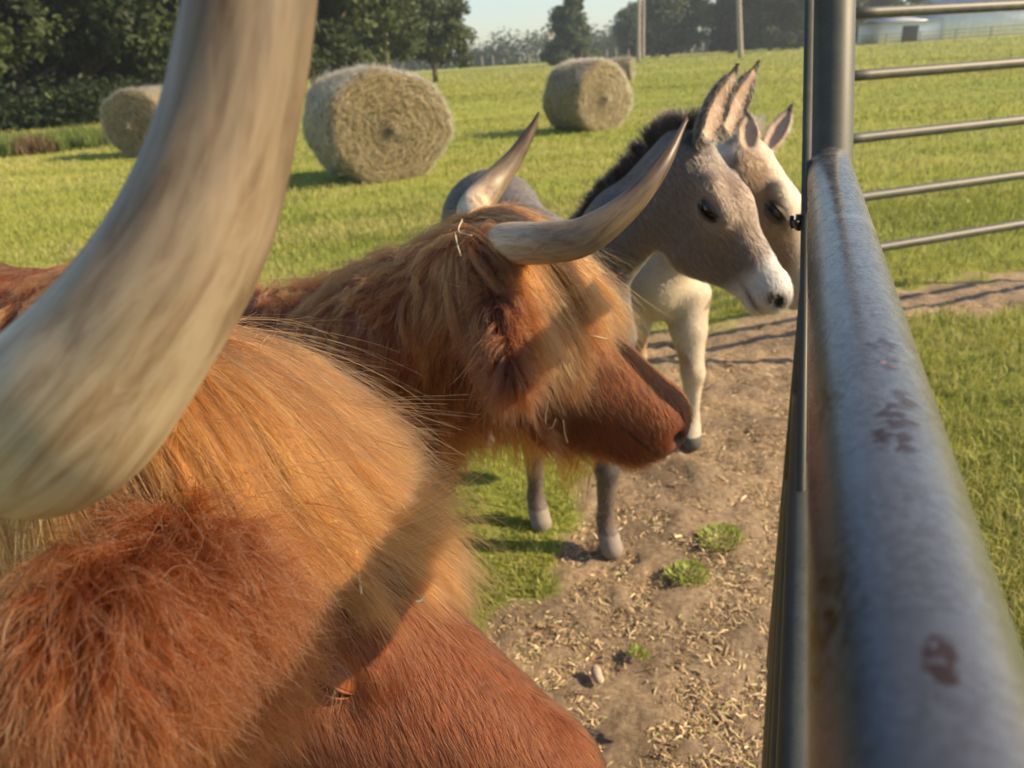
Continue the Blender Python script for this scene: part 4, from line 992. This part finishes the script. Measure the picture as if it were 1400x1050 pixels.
def bl(col, m_, c_): m_ = np.clip(m_, 0, 1)[:, None]; return col*(1-m_)+np.array(c_)*m_
def pal1(V, x, y, z, W, ears):
    n2 = vnoise(np.stack([x*2+y, z*2-y], 1), 7, 3)
    c = np.array([.098, .086, .079])*np.ones((len(V), 1))*(.88+.24*n2)[:, None]
    hd = (x > -.03) & (z > -.3) & (V[:, 2] > .7)
    c = bl(c, hd*(1-np.clip(np.abs(x-.22)/.16, 0, 1))*.7, (.15, .100, .074))
    c = bl(c, hd*np.exp(-((x-.15)/.10)**2-((z)/.07)**2)*.6, (.19, .12, .080))
    c = bl(c, hd*(x-.30-.035*n2)/.035, (.42, .40, .38))
    c = bl(c, hd*np.exp(-((x-.445)/.022)**2)*.8, (.30, .25, .23))
    er = np.exp(-(((x-.165)/.042)**2+((z+.05)/.030)**2)); c = bl(c, hd*er*.75, (.36, .29, .23)); er = np.exp(-(((x-.160)/.027)**2+((z+.05)/.015)**2)); c = bl(c, hd*er*1.6, (.03, .022, .018))
    c = bl(c, hd*np.exp(-((x-.40)/.05)**2-((z+.092)/.008)**2), (.10, .08, .07))
    c = bl(c, np.exp(-((x-.432)/.024)**2-((z+.040)/.017)**2)*2, (.03, .022, .02))
    low = V[:, 2] < .07; c = bl(c, low*1.0, (.24, .21, .18)); c = bl(c, (V[:, 2] < .24)*(V[:, 2] > .07)*.8, (.13, .10, .08))
    if ears:
        for (b0, tip, axn, wd) in ears:
            b0, tip, axn = map(np.asarray, (b0, tip, axn)); ed = nrm(tip-b0); L = np.linalg.norm(tip-b0); u = ((V-b0)@ed)/L; ax_ = nrm(axn-ed*(axn@ed)); sd = np.cross(ed, ax_); near = np.linalg.norm(V-b0-ed*np.clip((V-b0)@ed, 0, L)[:, None], axis=1) < wd*1.3
            c = bl(c, near*(u > .0)*1.0, (.055, .044, .038))
            inner = near*(u > .08)*(u < .90)*(np.abs((V-b0)@sd) < wd*.74*np.interp(u, [0, .35, .95], [.55, 1, .12]))*((V-b0)@ax_ > -wd*.5)
            c = bl(c, inner*1.0, (.36, .25, .175)); c = bl(c, near*np.clip((u-.80)/.08, 0, 1), (.028, .022, .020))
    return c
def pal2(V, x, y, z, W, ears):
    n2 = vnoise(np.stack([x*2+y, z*2-y], 1), 5, 13)
    c = np.array([.46, .39, .30])*np.ones((len(V), 1))*(.9+.2*n2)[:, None]
    hd = (x > -.03) & (z > -.3) & (V[:, 2] > .6)
    c = bl(c, hd*1.3*(np.exp(-((x-.20)/.11)**2-((z+.105)/.066)**2)+np.exp(-((x-.04)/.05)**2-((z+.075)/.045)**2))*2.2, (.20, .125, .080)); 
    er = np.exp(-(((x-.160)/.028)**2+((z+.05)/.016)**2)); c = bl(c, hd*er*1.6, (.04, .03, .025))
    c = bl(c, hd*(x-.40)/.03, (.33, .27, .24))
    knee = np.exp(-((V[:, 2]-.36)/.06)**2); c = bl(c, knee*(n2 > .5)*.8, (.34, .20, .11)); c = bl(c, (V[:, 2] < .05)*1., (.10, .09, .08))
    bod = (V[:, 2] > .55)*(~hd); c = bl(c, bod*(vnoise(V[:, [1, 2]]+V[:, :1], 3.0, 6) > .62)*1., (.25, .17, .12))
    if ears:
        for (b0, tip, axn, wd) in ears:
            b0, tip, axn = map(np.asarray, (b0, tip, axn)); ed = nrm(tip-b0); L = np.linalg.norm(tip-b0); u = ((V-b0)@ed)/L; ax_ = nrm(axn-ed*(axn@ed)); near = np.linalg.norm(V-b0-ed*np.clip((V-b0)@ed, 0, L)[:, None], axis=1) < wd*1.3
            sd = np.cross(ed, ax_); c = bl(c, near*(u > .1), (.34, .25, .18)); inner = near*(u > .08)*(u < .84)*(np.abs((V-b0)@sd) < wd*.7*np.interp(u, [0, .35, .95], [.55, 1, .12])); c = bl(c, inner*1., (.40, .29, .22)); c = bl(c, near*np.clip((u-.72)/.1, 0, 1), (.06, .045, .04))
    return c
tocam = lambda q: nrm(CP-q)
eA0, eA1 = P(956, 196, 1.80), P(1011, 84, 1.82); eB0, eB1 = P(985, 186, 1.93), P(1039, 81, 1.97)
d1 = donkey('grey brown donkey with a dark upright mane and pale muzzle, behind the centre cow', P(961, 190, 1.86), P(1090, 400, 1.86), (0, 0, 0),
            P(795, 440, 2.26), P(672, 302, 2.98), [(G(832, 752)[:2], 'f'), (G(737, 717)[:2], 'f'), (P(640, 318, 2.9)[:2]+[0, -.05], 'h'), (P(740, 318, 2.95)[:2]+[0, .05], 'h')],
            pal1, ears=[(eA0, eA1, tocam(eA0)+cr*1.0, .038), (eB0, eB1, tocam(eB0)+cr*.9, .036)])
e20, e21 = P(1021, 210, 2.30), P(1023, 148, 2.32); e30, e31 = P(1044, 212, 2.38), P(1086, 139, 2.42)
d2 = donkey('cream donkey with brown face patches, farther back beyond the grey brown one', P(1046, 196, 2.34), P(1138, 396, 2.48), (0, 0, .0),
            P(900, 388, 2.95), P(900, 300, 3.9), [(G(944, 606)[:2], 'f'), (G(868, 578)[:2], 'f'), (P(860, 330, 3.9)[:2], 'h'), (P(940, 330, 3.9)[:2], 'h')],
            pal2, ears=[(e20, e21, tocam(e20)+cr*.25, .034), (e30, e31, tocam(e30)-cr*.3, .032)], res=.007, bs=.86)
for d_, q, ln in ((d1, 110000, .017), (d2, 50000, .018)):
    V, F = d_['V'], d_['F']; T = np.concatenate([F[:, [0, 1, 2]], F[:, [0, 2, 3]]])
    a_, b_, c_ = V[T[:, 0]], V[T[:, 1]], V[T[:, 2]]; cr2 = np.cross(b_-a_, c_-a_); A_ = np.linalg.norm(cr2, axis=1); cen = (a_+b_+c_)/3
    wt = A_*np.clip(1.2/np.linalg.norm(cen-CP, axis=1), .1, 2)**2*(cen[:, 2] > .07); i = rng.choice(len(T), q, p=wt/wt.sum())
    u = rng.random((q, 2)); fl = u.sum(1) > 1; u[fl] = 1-u[fl]; r = a_[i]+u[:, :1]*(b_-a_)[i]+u[:, 1:]*(c_-a_)[i]; nn = nrm(cr2[i]); tc = d_['col'][T[i, 0]]
    x = ((r-d_['O'])/d_['S'])@d_['Fw']; hdm = ((x > 0) & (r[:, 2] > .6))[:, None]
    fd = np.where(hdm, d_['Fw'], nrm(-d_['al']*.5+np.array([0, 0, -1.])))+rng.normal(0, .2, (q, 3)); fd = nrm(fd-nn*np.sum(fd*nn, 1, keepdims=True))
    eye = (np.linalg.norm(r-d_['W'](.158, .075, -.05), axis=1) > .027) & (np.linalg.norm(r-d_['W'](.158, -.075, -.05), axis=1) > .027)
    r, nn, fd, tc = r[eye], nn[eye], fd[eye], tc[eye]
    L = ln*rng.uniform(.5, 1.2, len(r)); t = np.linspace(0, 1, 4)[None, :, None]
    pt = r[:, None]+(fd[:, None]*t+nn[:, None]*.10*t)*L[:, None, None]
    hair('coat', pt, .00036*rng.uniform(.6, 1.2, len(r)), np.clip(tc*1.15, 0, .85)*rng.uniform(.6, 1.4, (len(r), 1)), DFUR, d_['root'], 1, .4)
    # mane: upright bristles along the crest, from the poll to the withers
    W = d_['W']; nkb = d_['ch']+(d_['ru']-d_['ch'])*.12
    K = 120; tk = np.linspace(0, 1, K)[:, None]; line = W(-.0, 0, -.03)*(1-tk)+(nkb+[0, 0, .14*d_['S']])*tk+np.array([0, 0, .05])*np.sin(tk*math.pi)
    s_ = ev(d_['f'], line); gg = grad(d_['f'], line)
    for _ in range(4):
        line = line+np.array([0, 0, 1.])*np.clip(-ev(d_['f'], line), -.05, .05)[:, None]
    nm = 5200; ii = rng.random(nm)*(K-1); i0 = ii.astype(int); base = line[i0]*(1-(ii-i0))[:, None]+line[np.minimum(i0+1, K-1)]*(ii-i0)[:, None]
    lw = rng.normal(0, .010, nm); base = base+d_['lat']*lw[:, None]-[0, 0, .006]
    tgt = nrm(line[-1]-line[0]); upv = nrm(np.array([0, 0, 1.])-tgt*tgt[2]); ck = (ii*.35).astype(int)
    cj = np.random.default_rng(3).normal(0, .22, (200, 3))[ck]
    dv = nrm(upv+cj+rng.normal(0, .12, (nm, 3))+d_['lat']*(lw*8)[:, None]-tgt*.15)
    L = (.055*d_['S']*rng.uniform(.7, 1.2, nm))*np.clip(1.25-ii/K, .5, 1); t = np.linspace(0, 1, 6)[None, :, None]
    pt = base[:, None]+dv[:, None]*t*L[:, None, None]+rng.normal(0, .004, (nm, 1, 3))*t**2
    mc = (np.array([.014, .010, .008]) if d_ is d1 else np.array([.25, .17, .11]))*rng.uniform(.6, 1.5, (nm, 1))
    hair('mane', pt, .0009*rng.uniform(.7, 1.2, nm), mc, DFUR, d_['root'])
    # tail
    tr_ = d_['ru']-d_['al']*.19*d_['S']+[0, 0, .07]; tp = np.array([tr_, tr_-d_['al']*.05-[0, 0, .08], tr_-d_['al']*.06-[0, 0, .25], tr_-d_['al']*.05-[0, 0, .42]])
    v, ff = tube(tp, [.024, .02, .015, .01], 12); mesh('tail', v, ff, DONKEYSKIN, d_['root'], colors=np.array([.12, .09, .075])*np.ones((len(v), 3)))
    nt_ = 900; r = tp[2]+(tp[3]-tp[2])*rng.random((nt_, 1))+rng.normal(0, .008, (nt_, 3)); t = np.linspace(0, 1, 6)[None, :, None]
    pt = r[:, None]+np.array([0, 0, -1.])*t*rng.uniform(.12, .25, (nt_, 1, 1))+rng.normal(0, .02, (nt_, 1, 3))*t
    hair('tail_switch', pt, .001, np.array([.05, .035, .03])*rng.uniform(.6, 1.4, (nt_, 1)), DFUR, d_['root'])

# ---------------------------------------------------------------- hay stems caught in the hair, pale chip on the dirt
STEM = simple('dry_stem', (.62, .55, .38), .6, scale=60, bmp=.1)
def hit(px, py, c, lay):
    d = .3
    for _ in range(200):
        s = c.f(P(px, py, d)[None])[0]-lay
        if s < .001: break
        d += max(s*.8, .001)
    return P(px, py, min(d, 2.5))
def stem(p0, p1, r_, c_, bend=.08):
    a_, b_ = hit(*p0, c_, .017), hit(*p1, c_, .020); mid = (a_+b_)/2+rng.normal(0, 1, 3)*np.linalg.norm(b_-a_)*bend
    pts, rd = spline([a_, mid, b_], [r_, r_, r_*.6], 10); v, ff = tube(pts, rd, 6)
    return v, ff
def stems(lst, label, group):
    for (p0, p1, r_, d_) in lst:
        v, ff = stem(p0, p1, r_, c1 if d_ < 1 else c2); c_ = v.mean(0); o = mesh('hay_straw', v-c_, ff, STEM); o.location = c_
        tag(o, label, 'hay straw', group)
stems([((487, 752), (494, 812), .0009, .50), ((568, 822), (580, 815), .0009, .52), ((385, 886), (418, 880), .0007, .50)], 'pale dry hay stem caught in the hair of the nearest cow above its eye', 'hay stems on the nearest cow')
stems([((446, 715), (462, 712), .0006, .55), ((500, 678), (508, 686), .0006, .56), ((430, 420), (455, 424), .0005, .62), ((545, 640), (560, 648), .0005, .58)], 'tiny hay scrap lying on the sunlit forelock of the nearest cow', 'hay scraps on the forelock')
stems([((752, 540), (746, 585), .0010, 1.18), ((746, 585), (760, 572), .0010, 1.18), ((806, 458), (830, 463), .0011, 1.2), ((700, 364), (726, 386), .0009, 1.2), ((770, 575), (776, 605), .0008, 1.18), ((722, 592), (727, 600), .0009, 1.18), ((632, 300), (645, 322), .0008, 1.2), ((622, 318), (630, 350), .0008, 1.2)],
      'dry hay stem tangled in the hair of the centre cow', 'hay stems on the centre cow')
ch = G(815, 925); f_ = union([ell(ch+[0, 0, .012], (.014, .026, .013)), (ell(ch+[.006, -.022, .010], (.011, .012, .010)), .01)]); V, F = nets(f_, ch-[.05, .07, .03], ch+[.05, .07, .05], .003)
o = mesh('stone', V-ch, F, simple('pale_stone', (.42, .33, .24), .8, scale=60, bmp=.5)); o.location = ch; tag(o, 'small pale stone lying on the bare dirt in front of the nearest cow', 'stone')

# ---------------------------------------------------------------- haze
HZ = True
if HZ:
    hz = mesh('haze', *box((0, 60, 12), (900, 760, 30)), None, smooth=False)
    m_ = bpy.data.materials.new('haze_air'); m_.use_nodes = True; n = m_.node_tree; n.nodes.clear()
    ou = n.nodes.new('ShaderNodeOutputMaterial'); v = n.nodes.new('ShaderNodeVolumePrincipled')
    v.inputs['Color'].default_value = (.80, .90, 1, 1); v.inputs['Density'].default_value = .0008; v.inputs['Anisotropy'].default_value = .3
    n.links.new(v.outputs[0], ou.inputs['Volume']); hz.data.materials.append(m_); tag(hz, 'thin pale summer haze in the air over the field', 'haze', kind='stuff')
